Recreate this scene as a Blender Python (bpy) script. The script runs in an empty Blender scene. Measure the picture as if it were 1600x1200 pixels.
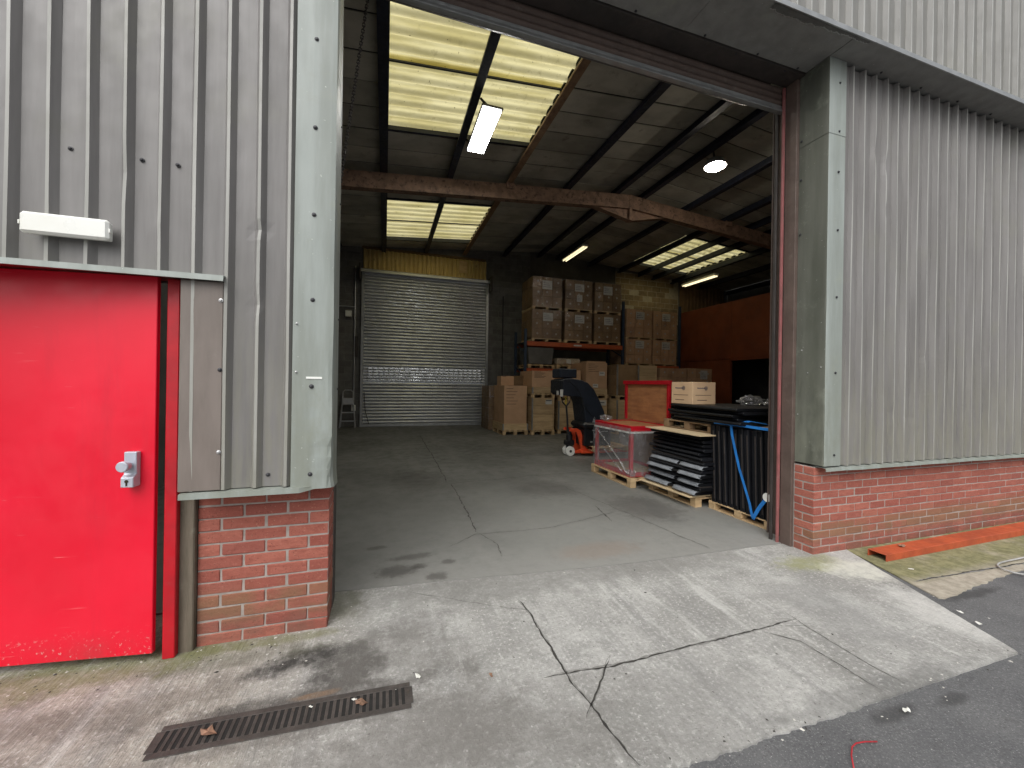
import bpy, bmesh, math, random
from mathutils import Vector, Matrix
R = math.radians
random.seed(7)
sc = bpy.context.scene
COL = sc.collection

# ------------------------------------------------------------------ camera
cam_d = bpy.data.cameras.new('camera'); cam = bpy.data.objects.new('camera', cam_d); COL.objects.link(cam)
cam_d.sensor_width = 36; cam_d.lens = 620 / 1600 * 36; cam_d.clip_start = .05; cam_d.clip_end = 3000
cam.matrix_world = Matrix.Translation((0, 0, 1.55)) @ Matrix.Rotation(R(-17.8), 4, 'Z') @ Matrix.Rotation(R(90), 4, 'X') @ Matrix.Rotation(R(.9), 4, 'Z')
sc.camera = cam

# ------------------------------------------------------------------ world, sun, exposure
SUN_EL, SUN_AZ = 50, 216          # azimuth clockwise from +Y: high, behind the camera and to the left
w = bpy.data.worlds.new('World'); sc.world = w; w.use_nodes = True
nt = w.node_tree
bg = nt.nodes['Background']; bg.inputs['Strength'].default_value = .15
sky = nt.nodes.new('ShaderNodeTexSky'); sky.sky_type = 'NISHITA'; sky.sun_disc = False
sky.sun_elevation = R(SUN_EL); sky.sun_rotation = R(SUN_AZ); sky.air_density = 1.0; sky.dust_density = 4.0; sky.ozone_density = 1.0
hsv = nt.nodes.new('ShaderNodeHueSaturation'); hsv.inputs['Saturation'].default_value = .18
nt.links.new(sky.outputs[0], hsv.inputs['Color']); nt.links.new(hsv.outputs[0], bg.inputs['Color'])
sd = bpy.data.lights.new('sun', 'SUN'); sd.energy = 1.5; sd.angle = R(55); sd.color = (1, .98, .95)
sun = bpy.data.objects.new('sun', sd); COL.objects.link(sun)
az, el = R(SUN_AZ), R(SUN_EL)
to_sun = Vector((math.sin(az) * math.cos(el), math.cos(az) * math.cos(el), math.sin(el)))
sun.rotation_euler = to_sun.to_track_quat('Z', 'Y').to_euler()
sc.view_settings.view_transform = 'Standard'; sc.view_settings.look = 'None'
sc.view_settings.gamma = 1; sc.view_settings.use_curve_mapping = False
sc.view_settings.exposure = 0.27
sc.cycles.use_denoising = True
sc.cycles.max_bounces = 10; sc.cycles.diffuse_bounces = 6; sc.cycles.transparent_max_bounces = 16
sc.cycles.sample_clamp_indirect = 6

# ------------------------------------------------------------------ material helpers
class NT:
    def __init__(s, name):
        s.m = bpy.data.materials.new(name); s.m.use_nodes = True; s.t = s.m.node_tree
        s.b = s.t.nodes['Principled BSDF']; s.out = s.t.nodes['Material Output']; s._p = None
    def put(s, node, key, v):
        i = node.inputs[key]
        if isinstance(v, bpy.types.NodeSocket): s.t.links.new(v, i)
        else:
            if i.type == 'RGBA' and len(v) == 3: v = (*v, 1)
            i.default_value = v
    def node(s, typ, outs=0, props=None, **kw):
        n = s.t.nodes.new(typ)
        for k, v in (props or {}).items(): setattr(n, k, v)
        for k, v in kw.items(): s.put(n, k if not k.startswith('i') or not k[1:].isdigit() else int(k[1:]), v)
        return n.outputs[outs]
    def pos(s):
        if s._p is None: s._p = s.node('ShaderNodeNewGeometry')
        return s._p
    def xyz(s):
        n = s.t.nodes.new('ShaderNodeSeparateXYZ'); s.t.links.new(s.pos(), n.inputs[0]); return n.outputs
    def rnd(s): return s.node('ShaderNodeObjectInfo', 'Random')
    def scale(s, v):
        return s.node('ShaderNodeVectorMath', 0, {'operation': 'MULTIPLY'}, i0=s.pos(), i1=v)
    def noise(s, sc_, det=4, rough=.55, vec=None, dist=0):
        return s.node('ShaderNodeTexNoise', 0, Vector=vec or s.pos(), Scale=sc_, Detail=det, Roughness=rough, Distortion=dist)
    def m2(s, op, a, b=0.0, clamp=False):
        return s.node('ShaderNodeMath', 0, {'operation': op, 'use_clamp': clamp}, i0=a, i1=b)
    def ss(s, v, a, b, lo=0.0, hi=1.0):       # smoothstep a..b -> lo..hi
        n = s.t.nodes.new('ShaderNodeMapRange'); n.interpolation_type = 'SMOOTHSTEP'
        for k, q in enumerate((v, a, b, lo, hi)): s.put(n, k, q)
        return n.outputs[0]
    def mix(s, f, a, b, mode='MIX'):
        n = s.t.nodes.new('ShaderNodeMix'); n.data_type = 'RGBA'; n.blend_type = mode
        s.put(n, 0, f); s.put(n, 6, a); s.put(n, 7, b); return n.outputs[2]
    def bump(s, h, strength=.3, dist=.01):
        s.put(s.b, 'Normal', s.node('ShaderNodeBump', 0, Height=h, Strength=strength, Distance=dist))
    def set(s, **kw):
        for k, v in kw.items(): s.put(s.b, k.replace('_', ' '), v)
        return s.m
    def blob(s, X, Y, cx, cy, rx, ry, n, amt=.9):   # irregular stain mask round (cx, cy)
        a = s.m2('DIVIDE', s.m2('SUBTRACT', X, cx), rx); b = s.m2('DIVIDE', s.m2('SUBTRACT', Y, cy), ry)
        d = s.m2('SQRT', s.m2('ADD', s.m2('MULTIPLY', a, a), s.m2('MULTIPLY', b, b)))
        d = s.m2('ADD', d, s.m2('MULTIPLY', s.m2('SUBTRACT', n, .5), amt * 2))
        return s.ss(d, 1.15, .45)

def simple(name, c1, c2=None, scale=3, rough=.6, metal=0, bump=0, bscale=40, var=0, stretch=None, contrast=(.3, .7), spec=.5, dirt=None, coat=0, dr=(.56, .74)):
    t = NT(name); c2 = c2 or tuple(x * .75 for x in c1)
    vec = t.scale(stretch) if stretch else None
    n = t.noise(scale, 6, .6, vec)
    c = t.mix(t.ss(n, *contrast), c2, c1)
    if dirt:
        c = t.mix(t.ss(t.noise(scale * 2.3, 8, .7), dr[0], dr[1], 0, dirt[1]), c, dirt[0])
    if var:
        k = t.ss(t.rnd(), 0, 1, 1 - var, 1 + var)
        c = t.node('ShaderNodeVectorMath', 0, {'operation': 'SCALE'}, i0=c, Scale=k)
    t.set(Base_Color=c, Roughness=rough, Metallic=metal)
    t.put(t.b, 'Specular IOR Level', spec)
    if coat: t.put(t.b, 'Coat Weight', coat)
    t.put(t.b, 'Roughness', t.ss(t.noise(scale * 3, 4), .3, .7, max(0, rough - .1), min(1, rough + .12)))
    if bump: t.bump(t.noise(bscale, 6, .65, vec), bump, .01)
    return t.m

MAT = {}
def cladding(name, c, dark, dents=True):
    t = NT(name); X, Y, Z = t.xyz()
    v = t.noise(1.0, 6, .6, t.scale((9, 9, .7)))
    col = t.mix(t.ss(v, .3, .7), dark, c)
    g = t.noise(2.2, 6, .65)
    col = t.mix(t.ss(g, .5, .75, 0, .35), col, (.2, .2, .16))
    low = t.m2('MULTIPLY', t.ss(Z, 2.4, .8), t.ss(t.noise(5, 5, .6, t.scale((6, 6, .6))), .3, .65))
    col = t.mix(t.m2('MULTIPLY', low, .65), col, (.22, .215, .17))
    t.set(Base_Color=col, Metallic=0.0)
    t.put(t.b, 'Roughness', t.ss(t.noise(7, 4), .3, .7, .38, .55))
    t.bump(t.noise(3.5, 3, .5, t.scale((3, 3, 1))), .12, .02)
    return t.m
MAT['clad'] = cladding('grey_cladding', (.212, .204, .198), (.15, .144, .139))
MAT['clad_crest'] = cladding('bleached_cladding_crest', (.36, .36, .335), (.29, .288, .265))  # rib crests coloured paler than the flats
MAT['clad_up_crest'] = cladding('bleached_pale_crest', (.39, .395, .375), (.33, .33, .31))
MAT['clad_up'] = cladding('pale_cladding', (.22, .217, .204), (.175, .173, .161))
def flashing(name, c, dark):
    t = NT(name); X, Y, Z = t.xyz()
    col = t.mix(t.ss(t.noise(1.3, 6, .6, t.scale((7, 7, .8))), .3, .7), dark, c)
    col = t.mix(t.ss(t.noise(4, 7, .7), .54, .72, 0, .5), col, (.27, .29, .24))
    dz = t.m2('MULTIPLY', t.ss(Z, 2.3, .9), t.ss(t.noise(3, 7, .7, t.scale((3, 3, 1))), .3, .65))
    col = t.mix(t.m2('MULTIPLY', dz, .6), col, (.2, .21, .165))
    col = t.mix(t.ss(t.noise(60, 2, .5), .74, .78, 0, .7), col, (.6, .62, .58))
    t.set(Base_Color=col, Metallic=.0)
    t.put(t.b, 'Roughness', t.ss(t.noise(6, 4), .3, .7, .42, .6))
    t.bump(t.noise(4, 3, .5), .12, .02)
    return t.m
MAT['flash'] = flashing('green_grey_flashing', (.315, .348, .328), (.235, .26, .236))
MAT['flash_shade'] = flashing('shaded_olive_flashing', (.125, .13, .108), (.09, .096, .077))  # darker copy of the flashing; shade on the reveal is put into the colour
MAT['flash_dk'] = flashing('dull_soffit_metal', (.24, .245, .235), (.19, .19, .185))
MAT['scuff'] = simple('bare_scuffed_metal', (.13, .13, .125), (.09, .09, .085), 10, .6)
MAT['brownpanel'] = simple('brown_coated_steel', (.2, .168, .148), (.145, .122, .105), 2, .5, 0, .1, 6, dirt=((.24, .22, .19), .5), stretch=(4, 4, .8))
MAT['brownsteel'] = simple('brown_painted_steel', (.12, .085, .07), (.085, .06, .05), 4, .6, 0, .15, 30, dirt=((.2, .17, .14), .5))
MAT['darksteel'] = simple('dark_brown_lintel', (.05, .04, .036), (.03, .026, .024), 4, .6, 0, .1, 30, dirt=((.1, .09, .08), .4))
MAT['guide'] = simple('faded_red_guide', (.3, .1, .1), (.2, .075, .07), 5, .6, dirt=((.3, .25, .22), .4))
MAT['galv'] = simple('galvanised_steel', (.42, .43, .43), (.33, .34, .34), 6, .38, .7, .05, 20)
MAT['screw'] = simple('grey_screw_head', (.07, .07, .075), (.04, .04, .045), 20, .45, .5)
MAT['screw_lt'] = simple('zinc_screw_head', (.6, .6, .6), (.45, .45, .45), 20, .35, .6)
MAT['white_pl'] = simple('white_plastic', (.82, .83, .79), (.78, .78, .72), 4, .35, dirt=((.6, .6, .55), .25))
MAT['lock'] = simple('silver_grey_lock', (.5, .53, .6), (.45, .48, .54), 12, .4, .3)
MAT['black'] = simple('black_plastic', (.012, .012, .014), (.008, .008, .009), 8, .4)
MAT['hole'] = simple('dark_keyway', (.05, .035, .02), None, 20, .5, .6)
MAT['mortar'] = simple('pale_mortar', (.38, .335, .305), (.27, .235, .21), 12, .9, 0, .3, 60)
MAT['timber'] = simple('weathered_post', (.17, .14, .105), (.1, .085, .06), 3, .8, 0, .3, 25, stretch=(8, 8, .8), dirt=((.3, .29, .24), .4))

def red_door():
    t = NT('red_door_paint'); X, Y, Z = t.xyz()
    c = t.mix(t.ss(t.noise(1.5, 4), .3, .7), (.68, .004, .024), (.76, .006, .032))
    sp = t.m2('MULTIPLY', t.ss(t.noise(60, 4, .65), .60, .65), t.ss(Z, .24, .05))
    c = t.mix(t.m2('MULTIPLY', sp, .6), c, (.6, .42, .38))
    gr = t.m2('MULTIPLY', t.ss(t.noise(3, 6, .7), .4, .7), t.ss(Z, .22, .0))
    c = t.mix(t.m2('MULTIPLY', gr, .55), c, (.3, .05, .05))
    c = t.mix(t.m2('MULTIPLY', t.ss(t.noise(2.1, 3, .5, t.scale((1.5, 1.5, 26))), .66, .72), t.ss(t.noise(1.7, 2), .5, .6, 0, .35)), c, (.8, .3, .3))
    sc2 = t.ss(t.noise(5, 3, .5, t.scale((1.2, 1.2, 20))), .735, .76, 0, .25)
    c = t.mix(sc2, c, (.8, .35, .35))
    c = t.mix(t.ss(t.noise(1.2, 6, .65, t.scale((5, 5, .7))), .5, .75, 0, .3), c, (.45, .008, .025))
    t.set(Base_Color=c); t.put(t.b, 'Roughness', t.ss(t.noise(4, 6, .7), .3, .7, .28, .5))
    t.bump(t.m2('ADD', t.noise(3, 3), t.m2('MULTIPLY', t.noise(140, 2), .05)), .12, .02)
    return t.m
MAT['red'] = red_door()
MAT['redframe'] = simple('red_frame_paint', (.5, .004, .014), (.38, .004, .012), 5, .45, dirt=((.25, .06, .05), .4))

def brick_mat():
    t = NT('red_brick'); X, Y, Z = t.xyz()
    r = t.rnd(); r2 = t.m2('FRACT', t.m2('MULTIPLY', r, 7.31)); r3 = t.m2('FRACT', t.m2('MULTIPLY', r, 23.7))
    c = t.mix(r, (.285, .08, .058), (.39, .13, .092))
    c = t.mix(t.ss(r3, .7, 1, 0, .5), c, (.25, .075, .06))
    g = t.noise(1.0, 6, .7, t.scale((14, 14, 34)))
    c = t.mix(t.ss(g, .4, .68, 0, .6), c, (.25, .066, .046))
    c = t.mix(t.ss(t.noise(60, 4, .7), .58, .7, 0, .45), c, (.54, .28, .2))
    c = t.mix(t.ss(t.noise(95, 3, .6), .62, .68, 0, .7), c, (.1, .035, .025))
    band = t.m2('MULTIPLY', t.ss(Z, .38, .22), t.ss(Z, .08, .16))
    moss = t.m2('MULTIPLY', band, t.ss(t.m2('ADD', t.m2('ADD', t.noise(3.5, 6, .65), t.ss(X, 4, 6.5, 0, .22)), t.m2('MULTIPLY', r2, .3)), .5, .78))
    c = t.mix(t.m2('MULTIPLY', moss, .6), c, t.mix(g, (.15, .1, .045), (.24, .165, .085)))
    low = t.m2('MULTIPLY', t.ss(Z, .28, .0), t.ss(t.noise(6, 6, .65), .3, .62))
    c = t.mix(t.m2('MULTIPLY', low, .55), c, (.13, .085, .06))
    t.set(Base_Color=c, Roughness=.9)
    t.bump(t.m2('ADD', g, t.noise(70, 6, .7)), .7, .007)
    return t.m
MAT['brick'] = brick_mat()

def concrete_apron():
    t = NT('weathered_concrete_apron'); X, Y, Z = t.xyz()
    n1 = t.noise(1.1, 8, .65); n2 = t.noise(6, 8, .7); n3 = t.noise(42, 6, .75)
    c = t.mix(t.ss(n1, .32, .68), (.25, .245, .23), (.43, .425, .405))
    left = t.ss(t.m2('ADD', X, t.m2('MULTIPLY', n1, .6)), .35, -.6)
    c = t.mix(t.m2('MULTIPLY', left, .8), c, t.mix(t.ss(n2, .38, .62), (.2, .176, .145), (.43, .395, .335)))
    st = t.noise(1.0, 6, .65, t.scale((3.2, .35, 1)))
    c = t.mix(t.ss(st, .5, .66, 0, .6), c, (.215, .212, .205))
    c = t.mix(t.ss(t.noise(1.0, 8, .7, t.scale((5.5, .6, 1.7))), .54, .68, 0, .6), c, (.55, .545, .52))
    c = t.mix(t.ss(n2, .48, .66, 0, .55), c, (.225, .225, .21))
    c = t.mix(t.ss(n3, .52, .64, 0, .6), c, (.58, .57, .545))
    c = t.mix(t.ss(n3, .46, .36, 0, .5), c, (.17, .165, .15))
    c = t.mix(t.ss(t.noise(85, 3, .6), .60, .68, 0, .6), c, (.11, .105, .1))
    c = t.mix(t.ss(t.noise(30, 2, .5), .70, .74, 0, .7), c, (.68, .67, .64))
    c = t.mix(t.ss(t.noise(17, 3, .6), .72, .76, 0, .8), c, (.08, .075, .068))
    sn = t.noise(3.5, 9, .72); sf = t.ss(t.noise(16, 7, .7), .3, .62)
    for (cx, cy, rx, ry, k, col) in ((-.38, 2.45, .32, .12, .98, (.035, .033, .03)), (-.15, 2.27, .28, .13, .95, (.05, .046, .042)), (-.35, 2.13, .7, .1, .85, (.07, .064, .058)), (-1.2, 2.3, .5, .12, .5, (.13, .115, .095)), (-.4, 1.95, .7, .06, .5, (.11, .1, .09)),
            (.2, 2.6, .3, .2, .5, (.12, .112, .105)), (.25, 1.75, .55, .3, .5, (.14, .13, .118)), (-.75, 2.55, .5, .09, .5, (.11, .11, .075)), (-.3, 2.155, .12, .022, .5, (.24, .13, .06)), (1.7, 2.95, 2.2, .3, .75, (.2, .196, .183)), (.35, 1.6, .9, .45, .5, (.16, .152, .14)), (.1, 2.35, .45, .3, .5, (.15, .142, .13)), (1.5, 1.55, .5, .3, .35, (.2, .195, .185)),
            (-1.5, 2.68, .8, .18, .7, (.14, .148, .05)), (-.62, 2.68, .5, .06, .65, (.15, .155, .065)), (3.62, 2.55, .36, .16, .7, (.25, .255, .1)), (3.95, 2.3, .35, .25, .75, (.62, .615, .54)), (3.75, 1.75, .28, .4, .5, (.6, .59, .56)),
            (2.5, 1.36, .9, .09, .5, (.12, .12, .115)), (3.0, 2.0, .35, .5, .45, (.2, .198, .192)), (-.3, 3.0, .2, .3, .6, (.13, .13, .085))):
        c = t.mix(t.m2('MULTIPLY', t.m2('MULTIPLY', t.blob(X, Y, cx, cy, rx, ry, sn, 1.3), t.ss(sf, 0, 1, .6, 1)), k), c, col)
    t.set(Base_Color=c, Roughness=.9)
    br = t.noise(1.0, 3, .6, t.node('ShaderNodeMapping', 0, Vector=t.pos(), Rotation=(0, 0, R(28)), Scale=(60, 5, 1)))
    h = t.m2('ADD', t.m2('MULTIPLY', n2, .9), t.m2('MULTIPLY', n3, .7))
    h = t.m2('ADD', h, t.m2('MULTIPLY', t.m2('MULTIPLY', br, left), 1.1))
    t.bump(h, .75, .014)
    return t.m
MAT['apron'] = concrete_apron()
def floor_in():
    t = NT('stained_floor_slab'); X, Y, Z = t.xyz()
    n1 = t.noise(.8, 7, .62); n2 = t.noise(5, 7, .68); n3 = t.noise(50, 4, .7)
    c = t.mix(t.ss(n1, .3, .7), (.112, .113, .103), (.185, .186, .172))
    c = t.mix(t.ss(n2, .5, .7, 0, .5), c, (.08, .08, .073))
    c = t.mix(t.ss(t.noise(1, 5, .6, t.scale((2.6, .4, 1))), .52, .7, 0, .5), c, (.215, .208, .192))
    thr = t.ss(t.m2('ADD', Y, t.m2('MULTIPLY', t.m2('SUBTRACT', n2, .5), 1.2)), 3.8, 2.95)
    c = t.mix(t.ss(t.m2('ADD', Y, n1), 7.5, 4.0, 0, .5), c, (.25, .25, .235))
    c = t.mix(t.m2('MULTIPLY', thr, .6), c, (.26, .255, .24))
    c = t.mix(t.ss(n3, .6, .72, 0, .35), c, (.27, .26, .24))
    sn = t.noise(11, 9, .78)
    for (cx, cy, rx, ry, k) in ((.12, 3.38, .2, .12, .6), (.42, 3.2, .1, .08, .6), (.26, 3.62, .22, .07, .5), (-.05, 3.9, .12, .05, .5), (.55, 3.45, .07, .06, .55), (.3, 3.42, .07, .06, .6), (2.3, 5.5, .6, .5, .4), (.5, 6.5, .5, .8, .4), (3.2, 4.3, .5, .6, .5)):
        c = t.mix(t.m2('MULTIPLY', t.blob(X, Y, cx, cy, rx, ry, sn, 1.1), k), c, (.045, .04, .036))
    c = t.mix(t.m2('MULTIPLY', t.blob(X, Y, 1.95, 3.3, .5, .2, sn), .25), c, (.24, .15, .1))
    t.set(Base_Color=c); t.put(t.b, 'Roughness', t.ss(n2, .3, .7, .5, .75))
    t.bump(t.m2('ADD', n2, t.m2('MULTIPLY', n3, .5)), .2, .006)
    return t.m
MAT['slab'] = floor_in()
def asphalt():
    t = NT('worn_asphalt'); X, Y, Z = t.xyz()
    n1 = t.noise(1.5, 6, .6); n3 = t.noise(110, 4, .7); n2 = t.noise(9, 6, .65)
    c = t.mix(t.ss(n1, .3, .7), (.085, .086, .09), (.125, .125, .127))
    c = t.mix(t.ss(n3, .54, .68, 0, .6), c, (.27, .265, .26))
    c = t.mix(t.ss(n3, .44, .34, 0, .6), c, (.04, .04, .042))
    c = t.mix(t.ss(n2, .55, .72, 0, .4), c, (.065, .064, .062))
    c = t.mix(t.ss(t.noise(160, 1, .5), .72, .76, 0, .8), c, (.5, .5, .48))
    sn = t.noise(6, 5, .65)
    for (cx, cy, rx, ry) in ((2.35, 1.25, .2, .05), (2.75, 1.22, .12, .04), (4.3, 1.82, .4, .05)):
        c = t.mix(t.m2('MULTIPLY', t.blob(X, Y, cx, cy, rx, ry, sn), .6), c, (.03, .03, .03))
    t.set(Base_Color=c, Roughness=.85)
    t.bump(t.m2('ADD', n3, t.m2('MULTIPLY', n2, .4)), .6, .006)
    return t.m
MAT['asphalt'] = asphalt()
def mossy():
    t = NT('mossy_concrete'); X, Y, Z = t.xyz()
    n1 = t.noise(2.2, 6, .6); n2 = t.noise(12, 6, .7); n3 = t.noise(60, 4, .7)
    c = t.mix(t.ss(n2, .3, .7), (.27, .24, .19), (.42, .38, .31))
    g = t.m2('MULTIPLY', t.ss(Y, 1.98, 2.15), t.ss(n1, .2, .5))
    c = t.mix(t.m2('MULTIPLY', g, .85), c, t.mix(t.ss(n2, .35, .65), (.12, .125, .045), (.22, .21, .09)))
    c = t.mix(t.ss(n3, .6, .7, 0, .4), c, (.45, .44, .38))
    t.set(Base_Color=c, Roughness=.9); t.bump(t.m2('ADD', n2, n3), .5, .008)
    return t.m
MAT['mossy'] = mossy()
MAT['crack'] = simple('dirt_filled_crack', (.05, .046, .04), (.022, .02, .018), 30, .95, 0, .5, 80)
MAT['crack_edge'] = simple('chipped_crack_margin', (.26, .255, .24), (.16, .155, .145), 40, .95, 0, .5, 80)
MAT['seam'] = simple('dirty_seam', (.12, .115, .105), (.07, .066, .06), 30, .95)
MAT['iron'] = simple('cast_iron', (.08, .069, .062), (.048, .042, .038), 12, .65, .2, .4, 60, dirt=((.13, .09, .06), .7))
MAT['pit_shade'] = simple('painted_pit_shade', (.015, .014, .013), None, 5, .9)
MAT['leaf'] = simple('dry_leaf', (.24, .135, .085), (.13, .075, .05), 30, .75, var=.3)
MAT['litter'] = simple('white_litter', (.75, .74, .7), (.6, .6, .55), 20, .7)
MAT['orange'] = simple('orange_primer_steel', (.46, .085, .028), (.32, .06, .022), 5, .6, 0, .1, 30, dirt=((.28, .1, .05), .5))
MAT['hose'] = simple('white_hose', (.42, .42, .41), (.3, .3, .29), 8, .5)
MAT['redwire'] = simple('red_wire', (.45, .02, .03), None, 8, .5)

# interior
MAT['lining'] = simple('dirty_lining_board', (.52, .50, .43), (.34, .325, .275), 1.3, .85, 0, .15, 8, var=.15, dirt=((.16, .14, .11), .7), stretch=(1, 1.6, 1))
MAT['roofsheet'] = simple('dark_roof_sheet', (.05, .05, .048), None, 3, .9)
MAT['purlin'] = simple('navy_black_steel', (.016, .021, .042), (.01, .012, .02), 6, .55, 0, .1, 20, dirt=((.05, .04, .035), .4))
MAT['rustpurlin'] = simple('rusty_purlin', (.30, .19, .11), (.17, .10, .06), 5, .75, 0, .2, 30, dirt=((.03, .025, .02), .7))
MAT['rust'] = simple('rusty_brown_rafter', (.29, .18, .125), (.19, .118, .08), 5, .7, 0, .3, 25, dirt=((.05, .032, .024), .8), contrast=(.38, .62), dr=(.54, .63))
def rooflight():
    t = NT('yellowed_translucent_sheet')
    n = t.noise(1.6, 6, .6, t.scale((.6, 2.4, 1))); n2 = t.noise(9, 5, .65)
    c = t.mix(t.ss(n, .3, .7), (.48, .42, .185), (.70, .64, .36))
    c = t.mix(t.ss(n2, .56, .75, 0, .45), c, (.27, .22, .095))
    c = t.mix(t.ss(t.noise(22, 2, .5), .72, .75, 0, .8), c, (.05, .04, .02))
    tr = t.node('ShaderNodeBsdfTranslucent', 0, Color=c); df = t.node('ShaderNodeBsdfDiffuse', 0, Color=t.mix(.5, c, (.2, .18, .1)))
    mx = t.node('ShaderNodeMixShader', 0, i0=.12, i1=tr, i2=df)
    t.t.links.new(mx, t.out.inputs['Surface'])
    return t.m
MAT['rooflight'] = rooflight()
def emis(name, col, s):
    t = NT(name); t.set(Base_Color=(.8, .8, .8), Emission_Color=col, Emission_Strength=s); return t.m
MAT['halo_ring'] = emis('painted_halo_glow', (1, .72, .42), .6)
MAT['led'] = emis('lit_led_diffuser', (1, .99, .95), 42)
MAT['flood'] = emis('lit_flood_lens', (1, .9, .74), 150)
MAT['tube'] = emis('lit_fluorescent_tube', (1, .84, .5), 1.3)
MAT['block'] = simple('grey_concrete_block', (.17, .165, .155), (.12, .117, .11), 4, .92, 0, .3, 40, var=.12)
MAT['block_ye'] = simple('buff_concrete_block', (.33, .25, .155), (.22, .165, .105), 4, .92, 0, .3, 40, var=.15)
MAT['wallpaint'] = simple('dark_wall_render', (.12, .117, .11), (.08, .078, .072), 2, .9)
MAT['joint_gr'] = simple('grey_block_joint', (.2, .195, .182), (.15, .147, .137), 8, .9)
MAT['joint'] = simple('pale_block_joint', (.55, .49, .38), (.42, .37, .28), 8, .9)
MAT['liner'] = simple('ochre_liner_sheet', (.62, .47, .2), (.46, .33, .13), 2, .6, stretch=(6, 6, 1), dirt=((.14, .09, .04), .6))
MAT['shutter'] = simple('galvanised_shutter_slat', (.62, .64, .67), (.56, .575, .6), 1.5, .4, .8, 0, 10)
MAT['partition'] = simple('rust_orange_partition', (.24, .06, .022), (.17, .042, .016), 1.2, .6, dirt=((.13, .035, .015), .5))
MAT['card'] = simple('brown_cardboard', (.50, .31, .185), (.42, .26, .15), 3, .85, var=.12)
MAT['card_lt'] = simple('tan_cardboard', (.62, .43, .26), (.55, .37, .22), 3, .85, var=.05)
MAT['card_dk'] = simple('dark_cardboard', (.235, .148, .074), (.175, .11, .055), 3, .85, var=.18)
MAT['ink'] = simple('printed_ink', (.12, .075, .05), None, 20, .8)
MAT['ink_bl'] = simple('blue_grey_ink', (.1, .1, .13), None, 20, .8)
MAT['paper'] = simple('white_paper_label', (.55, .545, .5), (.46, .455, .42), 20, .8)
MAT['dot'] = simple('pale_round_sticker', (.48, .44, .36), None, 20, .8)
MAT['wood'] = simple('pale_pine', (.55, .40, .225), (.42, .29, .155), 2.5, .8, 0, .2, 20, var=.15, stretch=(1, 1, 7), dirt=((.25, .16, .08), .5))
MAT['wood_dk'] = simple('old_brown_timber', (.26, .17, .09), (.17, .11, .06), 2.5, .8, 0, .2, 20, var=.15)
MAT['ply'] = simple('plywood_sheet', (.58, .46, .29), (.48, .37, .22), 2, .75, 0, .1, 12, var=.08)
MAT['orangeply'] = simple('orange_brown_plywood', (.42, .185, .07), (.27, .11, .045), 2.5, .7, 0, .1, 12, stretch=(1, 1, 6), dirt=((.17, .07, .03), .6))
MAT['rackor'] = simple('orange_rack_beam', (.42, .085, .022), (.3, .06, .018), 4, .55)
MAT['rackbl'] = simple('blue_rack_upright', (.02, .038, .07), (.014, .026, .048), 4, .55)
MAT['ptruck'] = simple('orange_red_truck_paint', (.75, .085, .025), (.62, .06, .02), 5, .4)
MAT['vinyl'] = simple('black_vinyl', (.012, .013, .016), (.008, .009, .011), 6, .45, 0, .4, 9, spec=.35)
MAT['vinyl_bl'] = simple('blue_black_vinyl', (.014, .02, .032), (.01, .014, .022), 6, .45, 0, .25, 14)
MAT['yellow'] = simple('yellow_grip', (.5, .36, .03), None, 8, .5)
MAT['panelbk'] = simple('black_coated_panel', (.008, .0085, .011), (.005, .0055, .007), 5, .5, 0, .05, 10, var=.3, spec=.22)
MAT['foam'] = simple('grey_foam_pad', (.22, .236, .256), (.15, .162, .178), 8, .85, 0, .2, 40)
MAT['strap'] = simple('blue_ratchet_strap', (.02, .22, .65), (.015, .16, .5), 10, .6, 0, .3, 120)
MAT['alu'] = simple('aluminium', (.55, .56, .57), (.45, .46, .47), 8, .4, .6)
def film(name, base, hi, dif=.3):
    t = NT(name)
    n = t.noise(1.0, 5, .65, t.scale((9, 9, 3)), .6); n2 = t.noise(5, 4, .6, None, 1.2)
    tr = t.node('ShaderNodeBsdfTransparent', 0, Color=(.93, .93, .93, 1))
    bmp = t.node('ShaderNodeBump', 0, Height=t.m2('ADD', n, n2), Strength=.9, Distance=.03)
    gl = t.node('ShaderNodeBsdfGlossy', 0, Color=(.9, .9, .92, 1), Roughness=.16, Normal=bmp)
    df = t.node('ShaderNodeBsdfDiffuse', 0, Color=(.6, .6, .62, 1), Normal=bmp)
    g2 = t.node('ShaderNodeMixShader', 0, i0=dif, i1=gl, i2=df)
    f = t.m2('ADD', base, t.m2('MULTIPLY', t.ss(n, .5, .75), hi))
    mx = t.node('ShaderNodeMixShader', 0, i0=f, i1=tr, i2=g2)
    t.t.links.new(mx, t.out.inputs['Surface'])
    return t.m
MAT['film'] = film('clear_stretch_film', .04, .4, .04)
MAT['film_near'] = film('hazy_stretch_film', .26, .5, .5)
MAT['filmdense'] = film('bunched_stretch_film', .3, .5)

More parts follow.
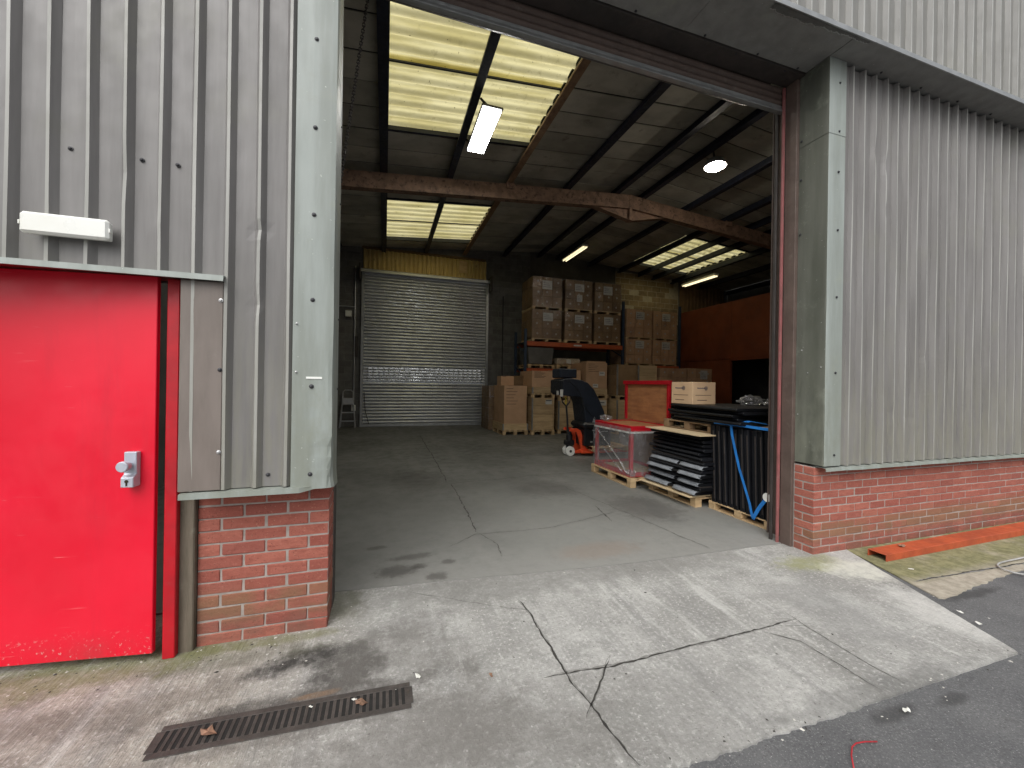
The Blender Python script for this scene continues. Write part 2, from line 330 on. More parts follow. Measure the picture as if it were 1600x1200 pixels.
# ------------------------------------------------------------------ mesh helpers
class MB:
    def __init__(s): s.v = []; s.f = []
    def add(s, vs, fs):
        o = len(s.v); s.v += [tuple(v) for v in vs]; s.f += [tuple(i + o for i in f) for f in fs]; return s
    def box(s, x0, x1, y0, y1, z0, z1, M=None):
        vs = [Vector((x, y, z)) for z in (z0, z1) for y in (y0, y1) for x in (x0, x1)]
        if M: vs = [M @ v for v in vs]
        return s.add(vs, [(0, 2, 3, 1), (4, 5, 7, 6), (0, 1, 5, 4), (2, 6, 7, 3), (0, 4, 6, 2), (1, 3, 7, 5)])
    def prism(s, pts, a, b, axis='y', M=None):     # polygon (2-D) extruded along an axis
        n = len(pts)
        def P(p, t):
            return {'y': (p[0], t, p[1]), 'x': (t, p[0], p[1]), 'z': (p[0], p[1], t)}[axis]
        vs = [Vector(P(p, a)) for p in pts] + [Vector(P(p, b)) for p in pts]
        if M: vs = [M @ v for v in vs]
        return s.add(vs, [tuple(range(n)), tuple(range(2 * n - 1, n - 1, -1))] + [(i, i + n, (i + 1) % n + n, (i + 1) % n) for i in range(n)])
    def tube(s, pts, r, n=8, close=False):
        pts = [Vector(p) for p in pts]; rings = []
        for i, p in enumerate(pts):
            d = (pts[min(i + 1, len(pts) - 1)] - pts[max(i - 1, 0)]).normalized()
            u = d.cross(Vector((0, 0, 1)));
            if u.length < .05: u = d.cross(Vector((1, 0, 0)))
            u.normalize(); v = d.cross(u)
            rr = r[i] if isinstance(r, (list, tuple)) else r
            rings.append([p + (u * math.cos(2 * math.pi * k / n) + v * math.sin(2 * math.pi * k / n)) * rr for k in range(n)])
        vs = [q for g in rings for q in g]; fs = []
        for i in range(len(pts) - 1):
            for k in range(n):
                fs.append((i * n + k, i * n + (k + 1) % n, (i + 1) * n + (k + 1) % n, (i + 1) * n + k))
        fs += [tuple(range(n - 1, -1, -1)), tuple((len(pts) - 1) * n + k for k in range(n))]
        return s.add(vs, fs)
    def cyl(s, a, b, r, n=16): return s.tube([a, b], r, n)
    def lathe(s, prof, c, axis, n=20):             # prof: (radius, height along axis)
        ax = Vector(axis).normalized(); u = ax.cross(Vector((0, 0, 1)))
        if u.length < .05: u = ax.cross(Vector((1, 0, 0)))
        u.normalize(); v = ax.cross(u); c = Vector(c); vs = []; fs = []
        for r, h in prof:
            vs += [c + ax * h + (u * math.cos(2 * math.pi * k / n) + v * math.sin(2 * math.pi * k / n)) * r for k in range(n)]
        for i in range(len(prof) - 1):
            for k in range(n): fs.append((i * n + k, i * n + (k + 1) % n, (i + 1) * n + (k + 1) % n, (i + 1) * n + k))
        fs += [tuple(range(n - 1, -1, -1)), tuple((len(prof) - 1) * n + k for k in range(n))]
        return s.add(vs, fs)
    def mesh(s, name, mat, bevel=0, smooth=False):
        me = bpy.data.meshes.new(name); me.from_pydata(s.v, [], s.f); 
        bm = bmesh.new(); bm.from_mesh(me)
        bmesh.ops.recalc_face_normals(bm, faces=bm.faces)
        if bevel: bmesh.ops.bevel(bm, geom=[e for e in bm.edges if len(e.link_faces) == 2 and e.calc_face_angle(0) > .5], offset=bevel, segments=1, affect='EDGES', clamp_overlap=True)
        bm.to_mesh(me); bm.free()
        if smooth:
            for p in me.polygons: p.use_smooth = True
        me.materials.append(MAT[mat] if isinstance(mat, str) else mat)
        return me
    def build(s, name, mat, parent=None, bevel=0, smooth=False, solid=0):
        return link(name, s.mesh(name, mat, bevel, smooth), parent, solid=solid)
def link(name, me, parent=None, loc=None, rot=None, solid=0):
    o = bpy.data.objects.new(name, me); COL.objects.link(o)
    if parent is not None: o.parent = parent
    if loc is not None: o.location = loc
    if rot is not None: o.rotation_euler = rot
    if solid:
        m = o.modifiers.new('solid', 'SOLIDIFY'); m.thickness = solid; m.offset = -1
    return o
def tag(o, label, cat, group=None):
    o['label'] = label; o['category'] = cat
    if group: o['group'] = group
    return o
def thing(name, label, cat, group=None, loc=(0, 0, 0), rz=0):
    o = bpy.data.objects.new(name, None); COL.objects.link(o); o.location = loc; o.rotation_euler = (0, 0, rz); o.empty_display_size = .1
    return tag(o, label, cat, group)
def struct(o): o['kind'] = 'structure'; return o
def box(name, mat, parent, x0, x1, y0, y1, z0, z1, bevel=0): return MB().box(x0, x1, y0, y1, z0, z1).build(name, mat, parent, bevel)
_cache = {}
def shared(key, fn):
    if key not in _cache: _cache[key] = fn()
    return _cache[key]
def cbox(name, mat, parent, x0, x1, y0, y1, z0, z1, bevel=.004):    # box piece whose mesh is shared between equal sizes
    d = (round(x1 - x0, 3), round(y1 - y0, 3), round(z1 - z0, 3))
    me = shared((name, mat, d, bevel), lambda: MB().box(-d[0] / 2, d[0] / 2, -d[1] / 2, d[1] / 2, -d[2] / 2, d[2] / 2).mesh(name, mat, bevel))
    return link(name, me, parent, ((x0 + x1) / 2, (y0 + y1) / 2, (z0 + z1) / 2))
def screw(parent, p, axis, mat='screw', r=.009):
    me = shared(('screw', mat, r, axis), lambda: MB().lathe([(r * 1.25, 0), (r * 1.25, .003), (r * .8, .004), (r * .7, .009), (r * .4, .011)], (0, 0, 0), axis, 10).mesh('screw', mat))
    return link('screw', me, parent, p)

# ------------------------------------------------------------------ ground
def rag(p, q, step, amp, seed):
    rr = random.Random(seed); p = Vector(p); q = Vector(q); L = (q - p).length; n = max(2, int(L / step)); nn = Vector((-(q - p).y, (q - p).x)).normalized()
    out = []; a = 0
    for i in range(n + 1):
        a = .6 * a + rr.uniform(-amp, amp)
        e = min(1, i * 3 / n, (n - i) * 3 / n)
        out.append(tuple(p.lerp(q, i / n) + nn * a * e))
    return out
def sheet(name, poly, z, mat, thick=.12):
    bm = bmesh.new(); vs = [bm.verts.new((x, y, z)) for x, y in poly]
    f = bm.faces.new(vs); bm.normal_update()
    if f.normal.z < 0: f.normal_flip()
    bmesh.ops.triangulate(bm, faces=[f])
    r = bmesh.ops.extrude_face_region(bm, geom=list(bm.faces))
    bmesh.ops.translate(bm, verts=[v for v in r['geom'] if isinstance(v, bmesh.types.BMVert)], vec=(0, 0, -thick))
    bmesh.ops.recalc_face_normals(bm, faces=bm.faces)
    me = bpy.data.meshes.new(name); bm.to_mesh(me); bm.free(); me.materials.append(MAT[mat])
    return struct(link(name, me))
g = MB().add([(-900, -900, -.012), (900, -900, -.012), (900, 900, -.012), (-900, 900, -.012)], [(0, 1, 2, 3)]).build('ground', 'asphalt'); struct(g)
apron_poly = [(-9, 3.22)] + [(-.34, 3.17), (.5, 3.11), (1.26, 3.03), (2.15, 2.97), (3.62, 2.95), (3.95, 2.93), (4.28, 2.72)]
apron_poly += rag((4.28, 2.66), (3.63, 1.34), .05, .004, 3) + rag((3.61, 1.32), (-9, 1.32), .018, .012, 4)
apron = sheet('concrete_apron', apron_poly, 0, 'apron')
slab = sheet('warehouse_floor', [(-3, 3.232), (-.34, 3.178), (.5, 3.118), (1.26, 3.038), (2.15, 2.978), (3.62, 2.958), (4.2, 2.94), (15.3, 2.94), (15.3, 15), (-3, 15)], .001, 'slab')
pv = [(4.30, 2.72)] + rag((4.285, 2.66), (3.985, 1.85), .05, .004, 5)[1:] + rag((4.02, 1.83), (5.2, 1.93), .04, .018, 6) + rag((5.25, 1.93), (12, 1.95), .06, .015, 8) + [(12, 2.72)]
pave = sheet('mossy_pavement', pv, -.004, 'mossy')
def crack(pts, w, parent, z, seed, mat='crack', name='crack', amp=.005):
    rr = random.Random(seed); L = []; Rr = []
    P = []
    for a, b in zip(pts[:-1], pts[1:]):
        a, b = Vector(a), Vector(b); n = max(2, int((b - a).length / .03))
        P += [a.lerp(b, i / n) for i in range(n)]
    P.append(Vector(pts[-1])); off = 0
    for i, p in enumerate(P):
        d = (P[min(i + 1, len(P) - 1)] - P[max(0, i - 1)]).normalized(); nn = Vector((-d.y, d.x))
        off = .7 * off + rr.uniform(-amp, amp)
        e = min(1, (i + .3) / 4, (len(P) - 1 - i + .3) / 4)
        ww = w * .85 * rr.uniform(.35, 1.4) * e / 2
        L.append((*(p + nn * (off + ww)), z)); Rr.append((*(p + nn * (off - ww * rr.uniform(.6, 1.2))), z))
    n = len(P)
    if mat == 'crack' and w > .005: crack(pts, w * 1.5, parent, z - .0008, seed + 300, 'crack_edge', 'crack_margin', amp)
    return MB().add(L + Rr, [(i, i + 1, n + i + 1, n + i) for i in range(n - 1)]).build(name, mat, parent)
ZA = .002
for k, (pts, wd) in enumerate((([(.93, 2.7), (.96, 2.54), (.95, 1.88), (.98, 1.71), (.99, 1.53), (1.01, 1.37)], .014), ([(.82, 1.94), (.97, 1.93), (1.23, 1.91), (1.54, 1.92), (1.86, 1.92), (2.28, 1.93), (2.64, 1.95)], .012),
        ([(1.25, 1.99), (.98, 1.71), (.92, 1.64)], .009), ([(2.66, 2.03), (2.63, 1.71), (2.63, 1.47), (2.64, 1.35)], .006), ([(2.31, 1.91), (2.45, 1.77), (2.45, 1.52), (2.46, 1.35)], .006),
        ([(.2, 3.02), (.82, 2.62), (1.06, 2.5)], .004), ([(2.44, 1.93), (2.75, 1.83)], .003), ([(2.5, 2.0), (2.66, 1.95)], .004))):
    crack(pts, wd, apron, ZA, 20 + k)
for k, (pts, wd) in enumerate((([(1.0, 6.1), (.98, 5.2), (.96, 4.48), (.94, 4.03)], .02), ([(.94, 4.03), (1.05, 3.7), (1.03, 3.4)], .008), ([(.59, 3.74), (.92, 3.98), (1.73, 3.95), (2.71, 4.24)], .008),
        ([(2.61, 4.53), (2.52, 4.1), (2.48, 3.95)], .02), ([(2.62, 5.52), (2.88, 3.85), (2.99, 3.03)], .01), ([(.9, 6.1), (2.6, 6.3), (4, 6.4)], .015), ([(.95, 6.2), (1.0, 9), (1.0, 12)], .018), ([(-1, 9.4), (1, 9.5), (5, 9.5)], .015))):
    crack(pts, wd, slab, .003, 40 + k, 'crack', 'crack', .008)
crack([(4.12, 2.06), (4.6, 2.05), (5.5, 2.0), (8, 2.0)], .014, pave, -.002, 61)

# ------------------------------------------------------------------ brickwork
def bricks(parent, spec, seed):
    rr = random.Random(seed)
    for (x0, x1, y0, y1, z0, z1) in spec:
        d = (round(x1 - x0, 3), round(y1 - y0, 3), round(z1 - z0, 3)); v = rr.randrange(3)
        def mk():
            r2 = random.Random(v * 7 + 1); m = MB().box(-d[0] / 2, d[0] / 2, -d[1] / 2, d[1] / 2, -d[2] / 2, d[2] / 2)
            m.v = [tuple(c + r2.uniform(-.0018, .0018) for c in p) for p in m.v]
            return m.mesh('brick', 'brick', .0045)
        me = shared(('brick', d, v), mk)
        link('brick', me, parent, ((x0 + x1) / 2 + rr.uniform(-.001, .001), (y0 + y1) / 2 + rr.uniform(-.0035, .002), (z0 + z1) / 2))
bp = thing('brick_pier', 'short red brick pier between the red door and the doorway opening', 'brick pier')
X0, X1, YF, C = -1.015, -.32, 2.735, .0745
MB().box(X0 + .003, X1 - .004, YF + .004, YF + .21, -.05, .90).build('mortar_core', 'mortar', bp)
sp = []
for k in range(12):
    z0, z1 = k * C - .006, (k + 1) * C - .0145
    if k == 11: z1 = .90
    P = .2317
    if k % 2 == 0:
        for i in range(3): sp.append((X0 + i * P + (.004 if i else 0), X0 + (i + 1) * P - .006 + (.003 if i == 2 else 0), YF, YF + .102, z0, z1))
        sp.append((X1 - .102, X1, YF + .112, YF + .214, z0, z1))
    else:
        xs = [X0, X0 + .116, X0 + .116 + .2317, X0 + .116 + .4634, X1]
        for i in range(4): sp.append((xs[i] + (.005 if i else 0), xs[i + 1] - (.005 if i < 3 else 0), YF, YF + (.214 if i == 3 else .102), z0, z1))
bricks(bp, sp, 1)
bh = thing('brick_pier', 'low red brick wall on the hinge side of the red door', 'brick pier')
MB().box(-4.7, -2.245, 2.739, 2.94, -.05, .90).build('mortar_core', 'mortar', bh)
sp = []
for k in range(12):
    x = -2.24 - (.116 if k % 2 else 0)
    if k % 2: sp.append((-2.348, -2.24, 2.735, 2.837, k * C - .006, min((k + 1) * C - .0145, .90)))
    while x > -4.6: sp.append((x - .2237, x, 2.735, 2.837, k * C - .006, min((k + 1) * C - .0145, .90))); x -= .2317
bricks(bh, sp, 4)
bw = thing('brick_plinth_wall', 'long low red brick wall under the grey cladding beside the orange steel beam', 'brick wall')
X0, YF, C, N = 3.833, 2.662, .0745, 11
MB().box(X0 + .004, 9.5, YF + .004, YF + .21, -.05, .815).build('mortar_core', 'mortar', bw)
sp = []
for k in range(N):
    z0, z1 = k * C - .006, (k + 1) * C - .0145
    if k == N - 1: z1 = .81
    x = X0
    if k % 2: sp.append((X0, X0 + .1025, YF, YF + .19, z0, z1)); x = X0 + .1125
    else: sp.append((X0, X0 + .1025, YF + .1125, YF + .19, z0, z1))
    while x < 8.3:
        sp.append((x, x + .215, YF, YF + .102, z0, z1)); x += .225
bricks(bw, sp, 2)

# ------------------------------------------------------------------ cladding
def profile_sheet(x0, n, pitch, z0, z1, y, mat, parent, seed=0, rib=(.018, .014, .024), h=.032, nz=14, dents=(), first=True, name='cladding_sheet'):
    rr = random.Random(seed); flat = pitch - sum(rib); xs = []
    for i in range(n):
        a = x0 + i * pitch
        xs += [(a, 0), (a + rib[0], h), (a + rib[0] + rib[1], h), (a + sum(rib), 0), (a + sum(rib) + flat / 2, 0)]
    a = x0 + n * pitch; xs += [(a, 0), (a + rib[0], h), (a + rib[0] + rib[1], h + .0012), (a + sum(rib), .0012)]
    m = MB(); W = len(xs); vs = []
    ph = [rr.uniform(0, 6.3) for _ in range(4)]
    for j in range(nz + 1):
        z = z0 + (z1 - z0) * j / nz
        for i, (x, d) in enumerate(xs):
            dy = .0016 * math.sin(3.1 * x * 7 + ph[0] + z * 1.7) + .0016 * math.sin(z * 4.3 + ph[1] + i)
            dx = .0012 * math.sin(z * 2.1 + ph[2] + i * .3)
            for (cx, cz, rx, rz, amt) in dents:
                q = ((x - cx) / rx) ** 2 + ((z - cz) / rz) ** 2
                if q < 4: dy += amt * math.exp(-q * 1.5) * (1 if d > 0 else .35); dx += .25 * amt * math.exp(-q * 1.5) * (d > 0)
            vs.append((x + dx, y - d + dy, z))
    fs = [(j * W + i, j * W + i + 1, (j + 1) * W + i + 1, (j + 1) * W + i) for j in range(nz) for i in range(W - 1)]
    o = m.add(vs, fs).build(name, mat, parent, solid=.0015)
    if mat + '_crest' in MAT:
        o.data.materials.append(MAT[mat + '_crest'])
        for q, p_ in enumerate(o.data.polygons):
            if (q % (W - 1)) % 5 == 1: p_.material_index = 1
    return o
PT = .1525
cl = thing('cladding_wall', 'taupe grey ribbed metal cladding above the red door with white bulkhead light', 'cladding')
# phase: a rib starts at x=-1.6315
for i, (a, n, z0) in enumerate(((-1.6315 - 20 * PT, 5, .938), (-1.6315 - 15 * PT, 5, .938), (-1.6315 - 10 * PT, 5, .938), (-1.6315 - 5 * PT, 5, 2.122), (-1.6315, 4, 2.122))):
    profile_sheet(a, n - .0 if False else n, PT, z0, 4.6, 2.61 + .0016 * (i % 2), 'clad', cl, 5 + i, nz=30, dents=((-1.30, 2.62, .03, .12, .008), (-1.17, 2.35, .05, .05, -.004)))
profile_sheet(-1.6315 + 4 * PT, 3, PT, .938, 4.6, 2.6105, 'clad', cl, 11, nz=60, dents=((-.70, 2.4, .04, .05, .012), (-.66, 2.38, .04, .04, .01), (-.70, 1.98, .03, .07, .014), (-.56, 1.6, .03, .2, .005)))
MB().box(-.56, -.50, 2.6, 2.615, .94, 4.6).build('closing_strip', 'clad', cl)
for x, z in ((-1.534, 2.709), (-1.241, 2.706), (-1.084, 2.708), (-.633, 1.005), (-1.84, 2.709), (-.79, 3.9), (-1.24, 3.9), (-1.70, 3.9)): screw(cl, (x, 2.608, z), (0, -1, 0))
# drip sill under it, with a bent end
sill = MB()
zz = .935; pts = []
for k, x in enumerate((-1.04, -.9, -.7, -.55, -.46, -.38, -.325)):
    b = max(0, x + .44) * .25; c = max(0, x + .40) * .35
    pts.append(((x, 2.74, zz), (x, 2.555 + b * 1.5, zz - .004 + c * .2), (x, 2.553 + b * 1.8, zz - .034 + b * 1.0), (x, 2.565 + b, zz - .036 + b)))
vs = [p for q in pts for p in q]
sill.add(vs, [(i * 4 + j, i * 4 + j + 1, (i + 1) * 4 + j + 1, (i + 1) * 4 + j) for i in range(len(pts) - 1) for j in range(3)]).build('drip_sill', 'flash', cl, solid=.002)
cr = thing('cladding_wall', 'grey ribbed metal cladding above the low brick plinth wall', 'cladding')
RP = .1603
for i in range(6):
    a = 4.12 + i * 5 * RP
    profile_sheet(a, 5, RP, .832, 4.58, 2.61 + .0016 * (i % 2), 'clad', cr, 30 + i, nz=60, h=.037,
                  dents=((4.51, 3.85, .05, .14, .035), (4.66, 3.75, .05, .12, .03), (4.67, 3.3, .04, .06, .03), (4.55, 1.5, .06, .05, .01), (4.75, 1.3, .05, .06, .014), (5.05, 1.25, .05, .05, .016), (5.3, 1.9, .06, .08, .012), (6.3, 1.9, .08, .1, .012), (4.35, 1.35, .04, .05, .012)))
MB().box(4.05, 4.15, 2.6, 2.615, .84, 4.58).build('closing_strip', 'clad', cr)
for k in range(10): screw(cr, (4.317 + k * .321, 2.608, .925), (0, -1, 0))
for k in range(10): screw(cr, (4.317 + k * .321, 2.608, 2.75), (0, -1, 0))
m = MB(); sec = [(2.68, .828), (2.57, .822), (2.566, .792), (2.58, .788)]
vs = []
xs = [3.845 + i * .25 for i in range(22)]
for i, x in enumerate(xs): vs += [(x, y + .003 * math.sin(i * 1.7), z + .002 * math.sin(i * 2.3)) for y, z in sec]
m.add(vs, [(i * 4 + j, i * 4 + j + 1, (i + 1) * 4 + j + 1, (i + 1) * 4 + j) for i in range(len(xs) - 1) for j in range(3)]).build('drip_sill', 'flash', cr, solid=.002)
cu = thing('cladding_wall', 'pale ribbed metal cladding overhanging above the dull grey soffit', 'cladding')
for i in range(-6, 11):
    profile_sheet(3.75 + i * 5 * .1585, 5, .1585, 4.63, 7.3, 2.40 + .0016 * (i % 2), 'clad_up', cu, 50 + i, nz=8, h=.031)
MB().prism([(2.352, 4.598), (2.352, 4.64), (2.36, 4.645), (2.41, 4.645), (2.41, 4.64), (2.362, 4.636), (2.362, 4.598)], -2.5, 12.3, 'x').build('drip_flashing', 'galv', cu)
# soffit panels (the underside of the overhang)
so = thing('soffit', 'dull grey metal soffit panels under the overhanging pale cladding', 'soffit')
sx = [-2.5, -.6, 1.0, 2.40, 3.84, 5.6, 7.6, 9.6, 12.3]
for a, b in zip(sx[:-1], sx[1:]):
    MB().box(a + .002, b - .002, 2.364, 2.80 if a < 3.8 and a > -.7 else 2.72, 4.600 + .003 * (sx.index(a) % 2), 4.606 + .003 * (sx.index(a) % 2)).build('soffit_panel', 'flash_dk', so, bevel=.001)
for x in (1.3, 1.9, 2.6, 3.2, 3.7, 4.5, 5.1, 5.7, 6.3): screw(so, (x, 2.78 if x < 3.8 else 2.56, 4.600), (0, 0, -1))
# scuffed torn strip by the drip edge
rr = random.Random(3); up = []; dn = []; d2 = []; o_ = 0
for i in range(90):
    o_ = .75 * o_ + rr.uniform(-.008, .008); x = 2.9 + i * .0125; e = .05 - .0004 * i + o_; up.append((x, 2.366, 4.5975)); dn.append((x, 2.366 + e, 4.5975)); d2.append((x, 2.366 + e + rr.uniform(.002, .012), 4.5972))
MB().add(up + dn, [(i, i + 1, 91 + i, 90 + i) for i in range(89)]).build('bare_strip', 'scuff', so)
MB().add(dn + d2, [(i, i + 1, 91 + i, 90 + i) for i in range(89)]).build('peeled_edge', 'galv', so)

# corner flashings
fl = thing('corner_flashing', 'pale green grey metal corner flashing beside the taupe cladding and brick pier', 'flashing')
m = MB(); vs = []; nz = 60
for j in range(nz + 1):
    z = .915 + (4.6 - .915) * j / nz
    d = .012 * math.exp(-((z - .98) / .08) ** 2) + .004 * math.sin(z * 9) * math.exp(-((z - 1.6) / .9) ** 2) + .01 * math.exp(-((z - 1.17) / .03) ** 2)
    e = .02 * math.exp(-((z - .9) / .05) ** 2)
    vs += [(-.509, 2.61, z), (-.509, 2.577, z), (-.42, 2.575 + .0015 * math.sin(z * 5), z), (-.32, 2.5755 + d * .3, z), (-.297 - d * .6 + e * .3, 2.577 + d, z), (-.292 + e * .6, 2.60 + d * .6, z), (-.292 + e, 2.70, z), (-.298, 2.86, z)]
m.add(vs, [(j * 8 + i, j * 8 + i + 1, (j + 1) * 8 + i + 1, (j + 1) * 8 + i) for j in range(nz) for i in range(7)]).build('flashing_sheet', 'flash', fl, solid=.002)
for z in (4.06, 3.551, 3.034, 2.523, 2.024, 1.517, 1.003): screw(fl, (-.408, 2.574, z), (0, -1, 0), 'screw', .0105)
for z in (3.2, 2.7, 1.95, 1.5): screw(fl, (-.2965, 2.80, z), (1, 0, 0), 'screw', .007)
for z in (1.88, 1.6): screw(fl, (-.49, 2.575, z), (0, -1, 0), 'screw_lt', .005)
MB().box(-.437, -.352, 2.5715, 2.5745, 1.562, 1.574).build('paint_mark', 'white_pl', fl)
fr = thing('corner_flashing', 'pale green grey metal corner flashing above the broken brick corner', 'flashing')
for za, zb, o in ((.838, 3.935, 0), (3.90, 4.597, -.003)):
    m = MB(); vs = []; nz = 40
    for j in range(nz + 1):
        z = za + (zb - za) * j / nz
        d = .006 * math.exp(-((z - 1.25) / .15) ** 2) + .008 * math.exp(-((z - 2.35) / .1) ** 2) + .004 * math.exp(-((z - .9) / .06) ** 2)
        vs += [(3.842 + o, 2.855, z), (3.842 + o + .002 * math.sin(z * 3), 2.72, z), (3.841 + o + d * .5, 2.60, z), (3.843 + o + d, 2.586 + o + d * .4, z), (3.86 + d, 2.583 + o, z), (4.055, 2.583 + o, z), (4.057, 2.612, z)]
    MB().add(vs, [(j * 7 + i, j * 7 + i + 1, (j + 1) * 7 + i + 1, (j + 1) * 7 + i) for j in range(nz) for i in range(3)]).build('reveal_sheet', 'flash_shade', fr, solid=.002)
    m.add(vs, [(j * 7 + i, j * 7 + i + 1, (j + 1) * 7 + i + 1, (j + 1) * 7 + i) for j in range(nz) for i in range(3, 6)]).build('flashing_sheet', 'flash', fr, solid=.002)
for z in (4.381, 3.933, 3.558, 3.021, 2.4, 1.7, .939): screw(fr, (3.968, 2.581, z), (0, -1, 0))
for z in (3.957, 3.579, 3.048): screw(fr, (3.838, 2.832, z), (-1, 0, 0))
for y, z in ((2.80, 1.92), (2.74, 1.7), (2.62, 1.75), (2.83, 1.3)): screw(fr, (3.8395, y, z), (-1, 0, 0), 'screw_lt', .004)

# ------------------------------------------------------------------ red door and its surround
ds = thing('door_surround', 'brown metal panel and timber post beside the red door', 'door surround')
MB().box(-1.053, -.856, 2.578, 2.60, .938, 2.088).build('cover_panel', 'brownpanel', ds, .003)
MB().box(-1.092, -1.017, 2.70, 2.82, -.01, .93).build('timber_post', 'timber', ds, .006)
MB().prism([(2.615, 2.122), (2.545, 2.117), (2.541, 2.086), (2.548, 2.085), (2.552, 2.110), (2.615, 2.114)], -4.2, -.846, 'x').build('header_flashing', 'flash', ds)
MB().box(-2.42, -2.235, 2.578, 2.60, .938, 2.088).build('cover_panel', 'brownpanel', ds, .003)
MB().box(-4.7, -2.235, 2.553, 2.74, .900, .9365).build('drip_sill', 'flash', ds, .002)
for z, mt in ((1.985, 'screw_lt'), (1.603, 'screw'), (1.149, 'screw_lt')): screw(ds, (-.866, 2.578, z), (0, -1, 0), mt)
fm = thing('door_frame', 'red painted steel door frame around the red door', 'door frame')
MB().box(-1.146, -1.088, 2.662, 2.82, 0, 2.10).build('jamb', 'redframe', fm, .004)
MB().box(-2.23, -2.16, 2.70, 2.82, 0, 2.10).build('jamb', 'redframe', fm, .004)
MB().box(-2.23, -1.088, 2.66, 2.82, 2.116, 2.15).build('head', 'redframe', fm, .004)
MB().box(-1.158, -1.1465, 2.76, 2.80, 0, 2.10).build('stop', 'redframe', fm, .002)
a = R(-7.84)   # leaf swings out a little; hinge line at the left
dr = thing('red_door', 'bright red steel door standing slightly ajar with silver lock', 'door', loc=(-2.15, 2.834, 0), rz=a)
W = .978
MB().box(0, W, -.045, -.016, .047, 2.106).build('leaf', 'red', dr, .003)
lk = MB().prism([(-.046, .97), (-.100, .97), (-.100, 1.022), (-.078, 1.038), (-.078, 1.155), (-.046, 1.155)], W - .125, W - .066, 'x').build('lock_case', 'lock', dr, .003)
MB().lathe([(.018, 0), (.018, .018), (.027, .022), (.029, .05), (.026, .056)], (W - .098, -.078, 1.085), (0, -1, 0), 24).build('knob', 'lock', lk, .0015)
MB().lathe([(.0085, 0), (.0085, .003)], (W - .096, -.1, 1.003), (0, -1, 0), 14).build('key_cylinder', 'hole', lk)
MB().box(W - .0995, W - .0925, -.1025, -.1, .979, 1.0).build('key_slot', 'hole', lk)
MB().box(W - .18, W - .05, -.015, .035, 1.02, 1.08).build('panic_bar_case', 'galv', dr, .004)
bl = thing('bulkhead_light', 'white plastic bulkhead light fixed on grey cladding over the red door', 'light')
MB().box(-1.680, -1.338, 2.528, 2.562, 2.243, 2.346).build('diffuser', 'white_pl', bl, .012)
MB().box(-1.672, -1.346, 2.5625, 2.585, 2.249, 2.340).build('base', 'white_pl', bl, .004)
for x in (-1.685, -1.339): MB().box(x, x + .006, 2.535, 2.555, 2.283, 2.302).build('clip', 'white_pl', bl, .001)

# ------------------------------------------------------------------ doorway steel and rolled-up front shutter
fs = thing('rolled_shutter', 'rolled up steel shutter under the dark lintel with grey bottom rail', 'roller shutter')
MB().box(-.33, 3.80, 2.995, 3.035, 4.335, 4.372).build('bottom_rail', 'galv', fs, .004)
MB().prism([(2.985, 4.335), (2.985, 4.345), (2.996, 4.372), (2.996, 4.335)], -.33, 3.80, 'x').build('rail_lip', 'galv', fs)
MB().box(-.33, 3.80, 3.0, 3.02, 4.374, 4.405).build('rail_web', 'galv', fs, .002)
for k in range(3):
    z = 4.408 + k * .062
    MB().prism([(3.012, z), (2.998, z + .015), (2.994, z + .03), (2.998, z + .045), (3.012, z + .06), (3.03, z + .06), (3.03, z)], -.33, 3.80, 'x').build('slat', 'brownsteel', fs)
MB().lathe([(.27, 0), (.27, 4.12)], (-.33, 3.30, 4.93), (1, 0, 0), 28).build('barrel', 'darksteel', fs)
for x0, x1 in ((3.772, 3.80),): 
    MB().box(x0, x1, 2.972, 2.99, 0, 4.57).build('guide_lip', 'guide', fs, .002)
    MB().box(x0 + .008, x1, 3.04, 3.07, 0, 4.40).build('guide_channel', 'darksteel', fs, .003)
MB().box(-.345, -.318, 2.972, 3.10, 0, 4.57).build('guide_channel', 'darksteel', fs, .003)
ln = thing('lintel', 'dark brown steel lintel beneath the grey soffit over the doorway', 'lintel')
MB().box(-.34, 3.84, 2.806, 2.993, 4.585, 4.66).build('lintel_plate', 'darksteel', ln, .003)
for x in (.6, 1.4, 2.2, 3.0, 3.6): screw(ln, (x, 2.83, 4.585), (0, 0, -1))
sc_r = thing('steel_column', 'brown painted steel column between the brick plinth wall and doorway', 'column')
MB().box(3.802, 4.0, 2.857, 2.968, -.01, 4.58).build('front_flange', 'brownsteel', sc_r, .003)
MB().box(3.96, 3.98, 2.969, 3.2, 0, 4.58).build('web', 'brownsteel', sc_r)
MB().box(3.93, 4.1, 3.2, 3.215, 0, 4.58).build('back_flange', 'brownsteel', sc_r)
sc_l = thing('steel_column', 'brown painted steel column behind the short brick pier', 'column')
MB().box(-.52, -.318, 2.952, 2.972, 0, 4.6).build('front_flange', 'brownsteel', sc_l, .003)
MB().box(-.45, -.43, 2.97, 3.2, 0, 4.6).build('web', 'brownsteel', sc_l)

